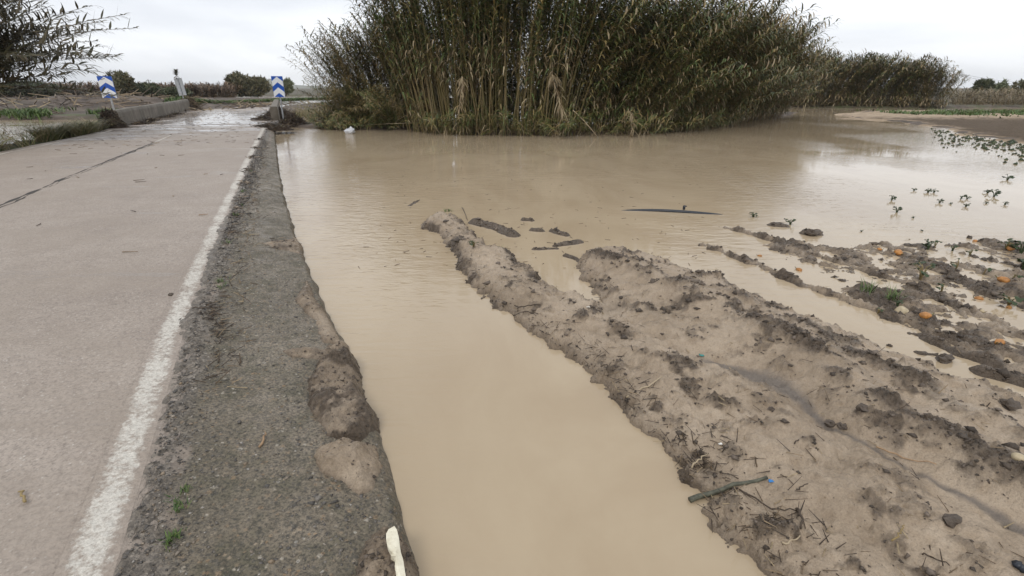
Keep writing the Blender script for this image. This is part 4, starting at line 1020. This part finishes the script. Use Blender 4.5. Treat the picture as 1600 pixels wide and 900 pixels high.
# crops and debris on the field ---------------------------------------------------------
CROP = mat_rand('crop_leaf', [(.0, (.020, .032, .014)), (.6, (.04, .065, .022)), (1., (.08, .10, .035))], .5, 20, .003)
SQ = mat_plain('orange_squash_skin', (.43, .19, .05), .5, .45, 14, .5, .004); PALESQ = mat_plain('pale_cream_squash', (.46, .375, .24), .55, .35, 14, .5, .004)
def crop(u, v, h, label, seed, n=5, wilt=0, mats=None, name='crop_plant', place=on_mud, group='crop plants standing in the flood'):
    q = np.random.default_rng(seed); x, y, z = place(u, v); h *= .78; root = empty(name, (x, y, z)); tag(root, label, 'plant', group)
    for i in range(n+3 if not wilt else n):
        a = q.random()*6.28; le = h*(.5+.6*q.random()); spx = math.cos(a)*h*(.2+.5*q.random()); spy = math.sin(a)*h*(.2+.5*q.random())
        mb = MB(); pts = np.array([(0, 0, -.03), (spx*.35, spy*.35, le*.7), (spx, spy, le*(.95-wilt))]); mb.tube(pts, [.008, .006, .004], 4, 0, False)
        st = mb.build('stem', STEM if wilt else CROP, root)
        mb = MB(); c = pts[2]; L = min(.055, h*.42)*(.7+.6*q.random()); pw = []
        for j in range(9):
            b = j/9*6.28; rr_ = L*.5*(1+.25*math.cos(3*b)+.1*q.normal()); pw.append(c+np.array((math.cos(a)*L*.3+math.cos(b)*rr_, math.sin(a)*L*.3+math.sin(b)*rr_, .30*L*math.sin(b*1.5+a)-.35*L*wilt)))
        pw.append(c+np.array((math.cos(a)*L*.25, math.sin(a)*L*.25, .12*L)))
        mb.add(pw, [(j, (j+1) % 9, 9) for j in range(9)]); mb.build('leaf', mats or CROP, root)
    return root
CW = [(1393, 311, .11, 'dark leafy crop top in open water, upper of the pair left of the main field', 6), (1401, 330, .12, 'dark crop top in open water, lower of the left pair above the field', 7),
      (1428, 296, .08, 'small dark crop top poking from the water at the upper left of the drowned row', 4), (1450, 299, .12, 'spreading dark crop plant beside a forked shoot in the upper drowned row', 7), (1459, 299, .11, 'forked upright shoot right of the spreading crop plant', 3),
      (1468, 315, .09, 'small flat crop top in the middle of the drowned rows', 5), (1485, 317, .05, 'tiny single sprig right of the flat crop top', 3), (1501, 309, .10, 'paired dark sprigs joined by a runner in the middle drowned row', 5), (1511, 309, .10, 'right-hand sprig of the paired ones in the middle drowned row', 5), (1509, 321, .09, 'small crop top just below the paired sprigs', 5),
      (1543, 300, .11, 'left tuft of the large crop cluster near the right edge', 6), (1553, 305, .16, 'largest drowned crop cluster near the right edge with green leaves', 9), (1541, 316, .06, 'tiny sprig below the largest drowned cluster', 3), (1570, 318, .08, 'low flat sprig at the right below the largest cluster', 4), (1574, 279, .15, 'dark crop plant farthest up in the right-hand water', 8),
      (1177, 337, .10, 'small dark crop top in the water right of the irrigation pipe', 6), (1235, 349, .13, 'upright dark shoot beside the small mud island', 4), (1427, 339, .05, 'tiny drowned sprig just below the left pair', 2), (1441, 359, .04, 'tiny drowned sprig in open water above the ridges', 2), (1346, 360, .04, 'tiny dark sprig in water left of the ridges', 2)]
for i, (u, v, h, lab, n) in enumerate(CW): crop(u, v+2, h, lab, 50+i, n, place=lambda u, v: (*G(u, v, WL), WL-.01))
for i, (u, v, h, lab, n, wl) in enumerate([(1438, 437, .26, 'largest green crop plant standing on the mud ridge', 9, .1), (1450, 389, .14, 'dark crop plant standing in water above the second ridge', 5, 0), (1461, 384, .13, 'wilted brownish shoot right of the dark crop plant in the water', 3, .3), (1488, 392, .10, 'dark stub of a crop plant alone in the water', 4, 0), (1495, 420, .16, 'bare stalk with a dark head on the upper ridge', 3, .1), (1472, 455, .15, 'withered stalk right of the largest green plant', 3, .3),
                                              (1536, 428, .13, 'thin withered stalk on the upper ridge near the right', 2, .2), (1572, 388, .16, 'dark leafy plant with an orange fruit at its foot', 6, .1), (1595, 395, .18, 'dark leafy plant cut by the right edge', 7, 0), (1598, 420, .15, 'dark plant at the right edge below the leafy one', 5, 0), (1576, 478, .16, 'dark plant on the ridge above a small orange fruit', 6, .1), (1580, 437, .14, 'bent yellow stalk beside the biggest orange squash', 2, .4), (1515, 398, .10, 'bent bare vine over a clod on the upper ridge', 3, .2), (1402, 478, .08, 'small dark shoot on the muddy ridge left of the cream squash', 4, 0), (1372, 489, .08, 'short dark shoot pair left of the cream squash', 3, .2), (740, 386, .10, 'small dark weed on the tip of the mud bank', 8, .2)]):
    crop(u, v, h, lab, 90+i, n, wl, group='crop plants on the mud ridges')
def squash(u, v, L, label, mat=SQ, seed=0, yaw=0.):
    q = np.random.default_rng(seed+5); x, y, z = on_mud(u, v); k = 12; m = 9; vv = []
    for i in range(m):
        t = i/(m-1)*math.pi; rr_ = math.sin(t)*L*.34*(1+.22*math.cos(t)); xx = -math.cos(t)*L*.5
        for j in range(k):
            a = j*2*math.pi/k; g = 1+.05*math.cos(5*a)+.02*q.normal(); vv.append((xx, math.cos(a)*rr_*g, math.sin(a)*rr_*g*.9))
    f = [(i*k+j, (i+1)*k+j, (i+1)*k+(j+1) % k, i*k+(j+1) % k) for i in range(m-1) for j in range(k)]
    root = empty('squash', (x, y, z+L*.07), (0, 0, yaw)); tag(root, label, 'squash', 'squash fruit washed out on the field')
    mb = MB(); mb.add(vv, f); mb.build('fruit', mat, root, True)
    mb = MB(); mb.tube([(L*.48, 0, 0), (L*.6, 0, .01), (L*.66, .01, .02)], [L*.06, L*.045, L*.05], 5); mb.build('stalk', STEM, root)
for i, (u, v, L, lab, mt) in enumerate([(1446, 494, .105, 'orange squash lying on the ridge just right of the cream one', SQ), (1408, 488, .16, 'big cream squash half sunk in the mud', PALESQ), (1567, 438, .115, 'biggest bright orange squash near the right edge, split open', SQ), (1529, 467, .075, 'small round orange squash on the lower ridge', SQ), (1561, 536, .09, 'orange squash lowest and nearest to the camera on the right', SQ), (1404, 396, .13, 'orange squash on a clod at the upper left end of the ridges', SQ), (1374, 391, .06, 'tiny yellow squash floating in open water left of the ridges', SQ), (1524, 377, .07, 'small orange squash in the water beyond the ridges', SQ), (1579, 389, .12, 'orange squash under the dark leafy plant at the right', SQ),
                                      (1248, 422, .08, 'small orange squash on the middle furrow ridge', SQ), (1187, 400, .055, 'pale orange squash at the far end of the middle furrow ridge', SQ), (1576, 481, .06, 'orange squash at the foot of the dark ridge plant', SQ), (1535, 487, .055, 'small pale squash in the puddle between the ridges', PALESQ), (1592, 720, .07, 'pale yellow squash near the lower right edge', PALESQ)]):
    squash(u, v, L, lab, mt, i, i*.9)

def clod(u, v, sz, label, seed, place=on_mud, group='dark clods on the mud'):
    q = np.random.default_rng(seed); x, y, z = place(u, v); mb = MB(); k = 10; m = 7; vv = []
    for i in range(m):
        t = i/(m-1)*math.pi
        for j in range(k):
            a = j*2*math.pi/k; dv = (math.sin(t)*math.cos(a), math.sin(t)*math.sin(a), math.cos(t)); g = sz*.5*(1+.28*q.normal()*(0 < i < m-1)); vv.append((dv[0]*g*1.25, dv[1]*g, dv[2]*g*.75))
    mb.add(vv, [(i*k+j, (i+1)*k+j, (i+1)*k+(j+1) % k, i*k+(j+1) % k) for i in range(m-1) for j in range(k)])
    tag(mb.build('clod', CLODM, None, loc=(x, y, z+sz*.15)), label, 'clod', group)
for i, (u, v, sz, lab) in enumerate([(1475, 563, .10, 'large dark wet clod standing alone in the furrow water on the right'), (1572, 636, .10, 'flat dark clod on the far slope near the right edge'), (1345, 640, .05, 'dark clod on the right crest'), (1268, 361, .13, 'rounded dark clod island standing in open water'), (1600, 416, .07, 'dark clod at the right edge of the upper ridge'), (1515, 372, .06, 'dark clod beside the small orange squash in the water'), (1230, 430, .05, 'dark clod on the middle furrow ridge'), (1296, 664, .045, 'small dark stub at the end of the grey silt streak'), (1316, 668, .04, 'small dark chip right of the stub'), (1205, 640, .03, 'small dark clod on the pale silt'), (1390, 540, .035, 'small dark clod on the far shoulder of the bank'), (1485, 815, .06, 'dark clod in the lower right')]): clod(u, v, sz, lab, 200+i)
clod(267, 461, .035, 'small black clod on the road next to the white edge line', 240, on_road, None)
clod(944-944+236, 192, .10, 'dark lump on the road near the bridge joint', 241, on_road, None)

# sticks -----------------------------------------------------------------------------------
def stick(pix, rad, label, name='stick', mat=TWIG, place=on_mud, lift=.015, cat='stick', group='sticks on the mud bank', arch=0.):
    w_ = np.array([place(u, v) for u, v in pix]); n = 9
    t = np.linspace(0, 1, n); t0 = np.linspace(0, 1, len(w_)); pts = np.stack([np.interp(t, t0, w_[:, i]) for i in range(3)], 1); pts[:, 2] += lift+arch*np.sin(math.pi*t)
    q = np.random.default_rng(int(pix[0][0]*3+pix[0][1])); pts += q.normal(size=pts.shape)*.004
    c = pts[0].copy(); mb = MB(); mb.tube(pts-c, rad*(1-.45*t), 6); return tag(mb.build(name, mat, None, True, loc=tuple(c)), lab if (lab := label) else None, cat, group)
BARK = mat_plain('mossy_bark', (.085, .085, .06), .6, .45, 30, .4, .006); PALEB = mat_plain('split_wood', (.32, .21, .12), .6, .3, 25)
root_st = stick([(1078, 784), (1110, 774), (1150, 760), (1200, 750)], .016, 'thick greenish branch end on the bank edge with a bright blue scrap at its tip', 'branch', BARK, cat='branch')
stick([(1150, 765), (1205, 798), (1245, 800)], .005, 'thin dark twig trailing right from under the thick branch')
stick([(1245, 800), (1252, 830)], .008, 'short dark upright stub below the thick branch', arch=.03)
stick([(978, 622), (1005, 610), (1034, 592)], .007, 'pale straw stick lying across a bunch of dark twigs on the left shore', mat=STEM_DRY)
stick([(1370, 702), (1410, 718), (1460, 728)], .005, 'thin tan root curving over the silt on the right', mat=PALEB)
stick([(1080, 735), (1105, 715)], .005, 'pale broken straw at the twig clump halfway along the shore', mat=STEM_DRY, arch=.02)
stick([(802, 495), (820, 490), (840, 492)], .006, 'dark bent twig at the water edge of the spit', arch=.015)
stick([(805, 480), (845, 478)], .005, 'straight dark twig lying above the bent one on the spit')
stick([(722, 326), (730, 345)], .008, 'dark stub standing up at the tip of the spit', arch=.03)
stick([(1222, 856), (1250, 842)], .005, 'pale straw low on the near bank', mat=STEM_DRY)
stick([(1440, 870), (1480, 885)], .004, 'dark flat chip of bark low on the near bank')
stick([(1586, 884), (1610, 900)], .018, 'dark blue-grey rod end at the lower right corner', 'rod', BLACKP, cat='rod', group=None)
stick([(1395, 848), (1412, 822)], .004, 'frayed grey reed leaf lying low in the right foreground', mat=LEAF_BROWN)
stick([(1240, 695), (1248, 690)], .004, 'tiny dark twig in the pale middle of the bank')
stick([(1245, 770), (1262, 760)], .004, 'short dark chip right of the blue scrap')
stick([(40, 788), (32, 770)], .006, 'brown leaf curled on the road near the left edge', 'dead_leaf', LEAF_BROWN, on_road, cat='leaf', group=None)
stick([(408, 700), (416, 678)], .007, 'reddish brown reed leaf lying on the verge', 'dead_leaf', PALEB, on_verge, cat='leaf', group=None)
stick([(300, 486), (325, 487), (345, 483)], .006, 'dark twig bundle across the edge of the asphalt', 'twig', TWIG, on_verge, cat='twig', group=None, lift=.025)
stick([(312, 337), (326, 336)], .006, 'small reddish straw on the road by the white line', 'straw', PALEB, on_road, cat='straw', group=None)
def scrap(u, v, sz, col, name, label, place=on_mud):
    x, y, z = place(u, v); q = np.random.default_rng(int(u)); k = 3; g = [[(i*sz/k-sz/2, (j*sz/k-sz/2)*.6, .008+.3*sz*abs(q.normal())*.5) for j in range(k+1)] for i in range(k+1)]
    v_ = [p for r_ in g for p in r_]; mb = MB(); mb.add(v_, [(i*4+j, (i+1)*4+j, (i+1)*4+j+1, i*4+j+1) for i in range(k) for j in range(k)]); o = mb.build(name, mat_plain('plastic_'+name, col, .4, .1), None, loc=(x, y, z))
    sm_ = o.modifiers.new('thickness', 'SOLIDIFY'); sm_.thickness = .003
    tag(o, label, 'scrap')
scrap(1204, 754, .024, (.04, .20, .48), 'blue_scrap', 'bright blue plastic scrap at the tip of the thick branch')
scrap(1096, 557, .035, (.04, .26, .24), 'teal_scrap', 'small teal plastic scrap on the silt at the head of the grey streak')
scrap(919, 481, .03, (.7, .66, .58), 'white_chip', 'small white chip on the middle of the spit')
scrap(1125, 695, .02, (.75, .73, .68), 'white_chip', 'round white chip above the twig clump on the near shore')

# scattered stuff: crumbs, stones, straw --------------------------------------------------------
def stones(name, pts, sz, mat, seed, flat=.6, parent=None):
    q = np.random.default_rng(seed); n = len(pts)
    base = np.array([(1, 0, 0), (-1, 0, 0), (0, 1, 0), (0, -1, 0), (0, 0, 1), (0, 0, -1)], float); fc = np.array([(0, 2, 4), (2, 1, 4), (1, 3, 4), (3, 0, 4), (2, 0, 5), (1, 2, 5), (3, 1, 5), (0, 3, 5)])
    V = base[None]*(sz[:, None, None]*(.55+.9*q.random((n, 6, 1)))); V[:, :, 2] *= flat
    V[:, :, :2] += q.normal(size=(n, 6, 2))*sz[:, None, None]*.28
    a = q.random(n)*6.28; ca, sa = np.cos(a)[:, None], np.sin(a)[:, None]; x = V[:, :, 0]*ca-V[:, :, 1]*sa; y = V[:, :, 0]*sa+V[:, :, 1]*ca
    V = np.stack([x, y, V[:, :, 2]], -1)+np.array(pts)[:, None]
    Fc = (np.arange(n)[:, None, None]*6+fc[None]).reshape(-1, 3)
    me = bpy.data.meshes.new(name); V = V.reshape(-1, 3); me.vertices.add(len(V)); me.vertices.foreach_set('co', V.astype(np.float32).ravel())
    me.loops.add(Fc.size); me.loops.foreach_set('vertex_index', Fc.astype(np.int32).ravel()); me.polygons.add(len(Fc)); me.polygons.foreach_set('loop_start', np.arange(0, Fc.size, 3, dtype=np.int32)); me.polygons.foreach_set('loop_total', np.full(len(Fc), 3, np.int32))
    me.materials.append(mat); me.update(calc_edges=True)
    return tag(link(name, me, parent), kind='stuff')
# soil crumbs where the mud is cloddy
q = np.random.default_rng(77)
I = q.integers(0, MR.shape[0], 90000); J = q.integers(0, MR.shape[1], 90000)
wgt = (mcl[I, J]*1.1+.04)*(MZ[I, J] > WL+.01)*(MR[I, J] < 11)
ok = q.random(90000) < wgt*np.sqrt(wgt)*.7; I, J = I[ok], J[ok]
sz = np.exp(q.normal(size=len(I))*.6)*.0062; sz = np.minimum(sz, .03)*np.clip(MR[I, J]/3, .7, 1.6)
tag(stones('soil_crumbs', np.stack([MX[I, J], MY[I, J], MZ[I, J]+sz*.1], 1), sz, CLODM, 5, .7), kind='stuff')
for k, (a, b, o) in enumerate(LATE): stones('soil_crumbs', a, b, CLODM, 300+k, .7, o)
# short straw bits on the mud
def bits(name, pts, L, mat, seed, rad=.0022, el=.25):
    q = np.random.default_rng(seed); n = len(pts); a = q.random(n)*6.28; e = q.normal(size=n)*el; L = L*(.4+1.2*q.random(n)); dv = np.stack([np.cos(a)*np.cos(e), np.sin(a)*np.cos(e), np.abs(np.sin(e))], 1)*L[:, None]
    sd = np.stack([-np.sin(a), np.cos(a), 0*a], 1)*rad*(.5+q.random(n))[:, None]; up = np.array((0, 0, rad*1.4)); b = np.array(pts)
    V = np.stack([b-sd, b+sd, b+up, b+dv-sd*.5, b+dv+sd*.5, b+dv+up*.6], 1).reshape(-1, 3); fc = np.array([(0, 3, 5, 2), (2, 5, 4, 1), (1, 4, 3, 0)]); Fc = (np.arange(n)[:, None, None]*6+fc[None]).reshape(-1, 4)
    me = bpy.data.meshes.new(name); me.from_pydata(V.tolist(), [], Fc.tolist()); me.materials.append(mat); me.update(); return tag(link(name, me), kind='stuff')
I = q.integers(0, MR.shape[0], 14000); J = q.integers(0, MR.shape[1], 14000)
shore = np.exp(-(np.abs(msd[I, J]-.07)/.1)**2)
ok = (MZ[I, J] > WL+.012) & (MR[I, J] < 9) & (q.random(14000) < .10+.35*shore*(MX[I, J] < 2.2)); I, J = I[ok], J[ok]
bits('straw_litter', np.stack([MX[I, J], MY[I, J], MZ[I, J]+.004], 1), .055, STRAW, 6, .0028, .3)
bits('bank_litter', np.stack([*bits_late, gz(*bits_late)+.03], 1), .9, STRAW, 17, .05, .25)
n = 500; uu = np.concatenate([q.uniform(470, 1250, 260), q.uniform(560, 1100, 240)]); vv = np.concatenate([216+np.abs(q.normal(size=260))*14, q.uniform(230, 420, 240)])
pts = np.array([(*G(a, b, WL), WL+.002) for a, b in zip(uu, vv)]); ok = (sdf(pts[:, 0], pts[:, 1], bankA) < -.05) & (ns_of(pts[:, 0], pts[:, 1])[1] > n_edge(ns_of(pts[:, 0], pts[:, 1])[0])+.15)
bits('floating_straw', pts[ok], .06, STRAW, 16, .004, .02)
# twig bunches on the shore
for u, v, n, rd in ((985, 612, 46, .09), (1095, 705, 60, .10), (1110, 742, 40, .10), (930, 552, 40, .10), (1062, 690, 30, .09), (1240, 815, 26, .09), (1130, 800, 30, .1), (850, 520, 26, .07), (1215, 850, 24, .12)):
    x, y, z = on_mud(u, v); pts = np.stack([x+q.normal(size=n)*rd, y+q.normal(size=n)*rd, np.zeros(n)], 1); pts[:, 2] = [mz(a, b)+.006 for a, b, _ in pts]
    pts = pts[pts[:, 2] > WL+.02]
    o = bits('twig_bunch', pts, .062, TWIG, int(u), .0026, .35); o['kind'] = 'stuff'
for k, (u, v) in enumerate(((384, 266), (379, 286), (372, 312), (365, 336), (358, 360), (392, 246), (330, 486), (318, 490), (430, 382), (398, 232), (404, 218), (336, 520))):
    x, y, z = on_verge(u, v); n = 26; rd_ = math.hypot(x, y); sg = .012+.003*rd_; o_ = q.normal(size=n)*.22*min(1, rd_/8); pts = np.stack([x+DX*o_+q.normal(size=n)*sg+.03, y+DY*o_+q.normal(size=n)*sg, np.zeros(n)], 1); pts[:, 2] = vz(pts[:, 0], pts[:, 1])+.008
    bits('twig_bunch', pts, .035+.004*rd_, TWIG, k+400, .002+.0006*rd_, .12)
# gravel on the ravelled edge of the asphalt and on the verge
n = 9000; S = np.exp(q.uniform(math.log(4.9), math.log(24), n))-4; T = np.abs(q.normal(size=n))*.10
Nn = n_line(S)+.02+T*1.1-.02*(S < 3); X, Y = road_pt(S, Nn); Zv = np.maximum(verge_z(S, Nn)[0], np.where(Nn < n_line(S)+.12, road_z(S, Nn), -9))
sz = np.exp(q.normal(size=n)*.5)*.0052*np.clip(S/5, .8, 2.0)
stones('edge_gravel', np.stack([X, Y, Zv+.001], 1), sz, STONE, 8, .6)
n = 7000; S = np.exp(q.uniform(math.log(4.9), math.log(14), n))-4; t = q.random(n)*.9+.05; Nn = n_line(S)+.1+t*(n_edge(S)-n_line(S)-.1); X, Y = road_pt(S, Nn)
ok = fbm(X*2.5, Y*2.5, 3, 55) > -.15; S, Nn, X, Y = S[ok], Nn[ok], X[ok], Y[ok]
stones('verge_pebbles', np.stack([X, Y, verge_z(S, Nn)[0]], 1), np.exp(q.normal(size=len(S))*.45)*.0048, STONE, 9, .5)
n = 900; S = q.uniform(4, 45, n)**1.0; Nn = q.uniform(-6.4, -1.2, n); ok = q.random(n) < .15+.85*(S > 18); S, Nn = S[ok], Nn[ok]; X, Y = road_pt(S, Nn)
bits('road_litter', np.stack([X, Y, road_z(S, Nn)+.004], 1), .13, STRAW, 10, .007, .05)
n = 320; S = np.exp(q.uniform(math.log(7), math.log(30), n))-4; Nn = n_line(S)+.16+np.abs(q.normal(size=n))*.12; X, Y = road_pt(S, Nn)
bits('verge_litter', np.stack([X, Y, verge_z(S, Nn)[0]+.006], 1), .09, STRAW, 11, .004, .25)
# weeds in the crack beside the asphalt
for u, v in ((378, 300), (376, 322), (368, 338), (347, 450), (345, 440), (286, 770), (276, 795), (268, 845), (390, 268), (262, 850), (355, 380)):
    x, y, z = on_verge(u, v); k = 16; pts = np.stack([x+q.normal(size=k)*.018, y+q.normal(size=k)*.03, np.full(k, z-.003)], 1)
    o = blades('verge_weed', pts, min(.05, .018+.007*math.hypot(x, y)), .005, GRASS_G, int(u+v), .8, per=2); tag(o, kind='stuff')
for u, v in ((1355, 456), (1393, 468), (780, 384), (700, 330)):
    x, y, z = on_mud(u, v); k = 20; pts = np.stack([x+q.normal(size=k)*.03, y+q.normal(size=k)*.03, np.full(k, z-.003)], 1)
    o = blades('grass_tuft', pts, .13 if v > 400 else .07, .006, GRASS_G, int(u+v), .8, per=2); tag(o, kind='stuff')
# drowned sprigs by the dark shoal
n = 420; uu = q.uniform(1455, 1640, n); vv = 205+(uu-1455)*.17+np.abs(q.normal(size=n))*12-4; pts = np.array([(*G(a, b, WL), WL+.01) for a, b in zip(uu, vv)])
stones('drowned_sprigs', pts, np.exp(q.normal(size=n)*.5)*.034, CROP, 12, .9)

# ------------------------------------------------------------------ far poles and hills
POLE = mat_plain('weathered_pole', (.18, .165, .15), .8, .2, 3); LAT = mat_plain('lattice_steel', (.25, .26, .27), .5, .1, 3)
for u, vt, y, lab in ((231, 124, 165, 'taller of the two thin utility poles behind the shrubs left of the tilted sign'), (238, 129, 190, 'shorter of the two thin utility poles behind the shrubs left of the tilted sign'), (369, 114, 150, 'utility pole top rising behind the rounded shrub near the right chevron sign')):
    p = at(u, vt, y); root = empty('utility_pole', (p[0], y, 0)); tag(root, lab, 'utility pole', 'wooden utility poles far off')
    mb = MB(); mb.tube([(0, 0, -.2), (0, 0, p[2])], [.16, .10], 8); mb.build('pole', POLE, root)
    mb = MB(); mb.box((0, .14, p[2]-.45), (1.5, .10, .12)); ca = mb.build('crossarm', POLE, root)
    for x in (-.65, 0, .65):
        mb = MB(); mb.tube([(0, 0, 0), (0, 0, .12), (0, 0, .26)], [.03, .07, .04], 6); mb.build('insulator', LAT, ca, loc=(x, .14, p[2]-.39))
y = 120; p = at(1419, 91, y); root = empty('lattice_mast', (p[0], y, 0)); tag(root, 'steel lattice mast showing above the far canes on the right', 'mast')
mb = MB(); H_ = p[2]
for sx_ in (-1, 1):
    for sy_ in (-1, 1): mb.tube([(sx_*.55, sy_*.55, -.2), (sx_*.16, sy_*.16, H_)], .05, 4)
zz = np.linspace(0, H_, 15)
for i in range(14):
    f0, f1 = .55-.39*zz[i]/H_, .55-.39*zz[i+1]/H_; s_ = 1 if i % 2 else -1
    for sy_ in (-1, 1): mb.tube([(-s_*f0, sy_*f0, zz[i]), (s_*f1, sy_*f1, zz[i+1])], .03, 3)
    for sy_ in (-1, 1): mb.tube([(sy_*f0, -s_*f0, zz[i]), (sy_*f1, s_*f1, zz[i+1])], .03, 3)
mb.build('tower', LAT, root)
mb = MB(); mb.box((.35, 0, H_-.15), (1.5, .08, .08)); mb.build('crossarm', LAT, root)
# power line on the right
for k, (v0, v1) in enumerate(((132, 134), (135, 137))):
    A = at(1419, 93+k*3, 120); B = at(1760, 120+k*3, 150); t = np.linspace(0, 1, 16)[:, None]; pts = np.array(A)*(1-t)+np.array(B)*t; pts[:, 2] -= (3.2*4*t*(1-t))[:, 0]
    mb = MB(); mb.tube(pts-pts[0], .02, 4); tag(mb.build('power_line', BLACKP, None, loc=tuple(pts[0])), ['upper', 'lower'][k]+' of the two thin power lines right of the lattice mast', 'cable', 'power lines')
HILL = mat_plain('far_hill_scrub', (.11, .115, .075), .9, .3, .01)
ha = np.radians(np.linspace(-60, -10, 240)); hr = np.linspace(2300, 3300, 14); HA, HR = np.meshgrid(ha, hr)
uu = 800+F*np.tan(HA)*1.0
prof = 11+7*fbm(HA*14, HA*0+2, 4, 66)+34*np.exp(-((np.degrees(HA)+24.5)/1.6)**2)-10*sstep(-22, -14, np.degrees(HA))
HZ = np.maximum(prof, 0)*np.sin(np.clip((HR-2300)/1000, 0, 1)*math.pi)-1
tag(link('hills', grid('hills', HR*np.sin(HA), HR*np.cos(HA), HZ, HILL)), kind='structure')

# haze -------------------------------------------------------------------------
hz = bpy.data.materials.new('thin_damp_haze'); hz.use_nodes = True; t_ = hz.node_tree; t_.nodes.remove(t_.nodes['Principled BSDF'])
pv = t_.nodes.new('ShaderNodeVolumePrincipled'); pv.inputs['Color'].default_value = (.96, .975, .99, 1); pv.inputs['Density'].default_value = .00020; SC.cycles.volume_bounces = 2
t_.links.new(pv.outputs[0], t_.nodes['Material Output'].inputs['Volume'])
mb = MB(); mb.box((0, 0, 34), (7600, 7600, 74)); tag(mb.build('haze', hz), kind='stuff')
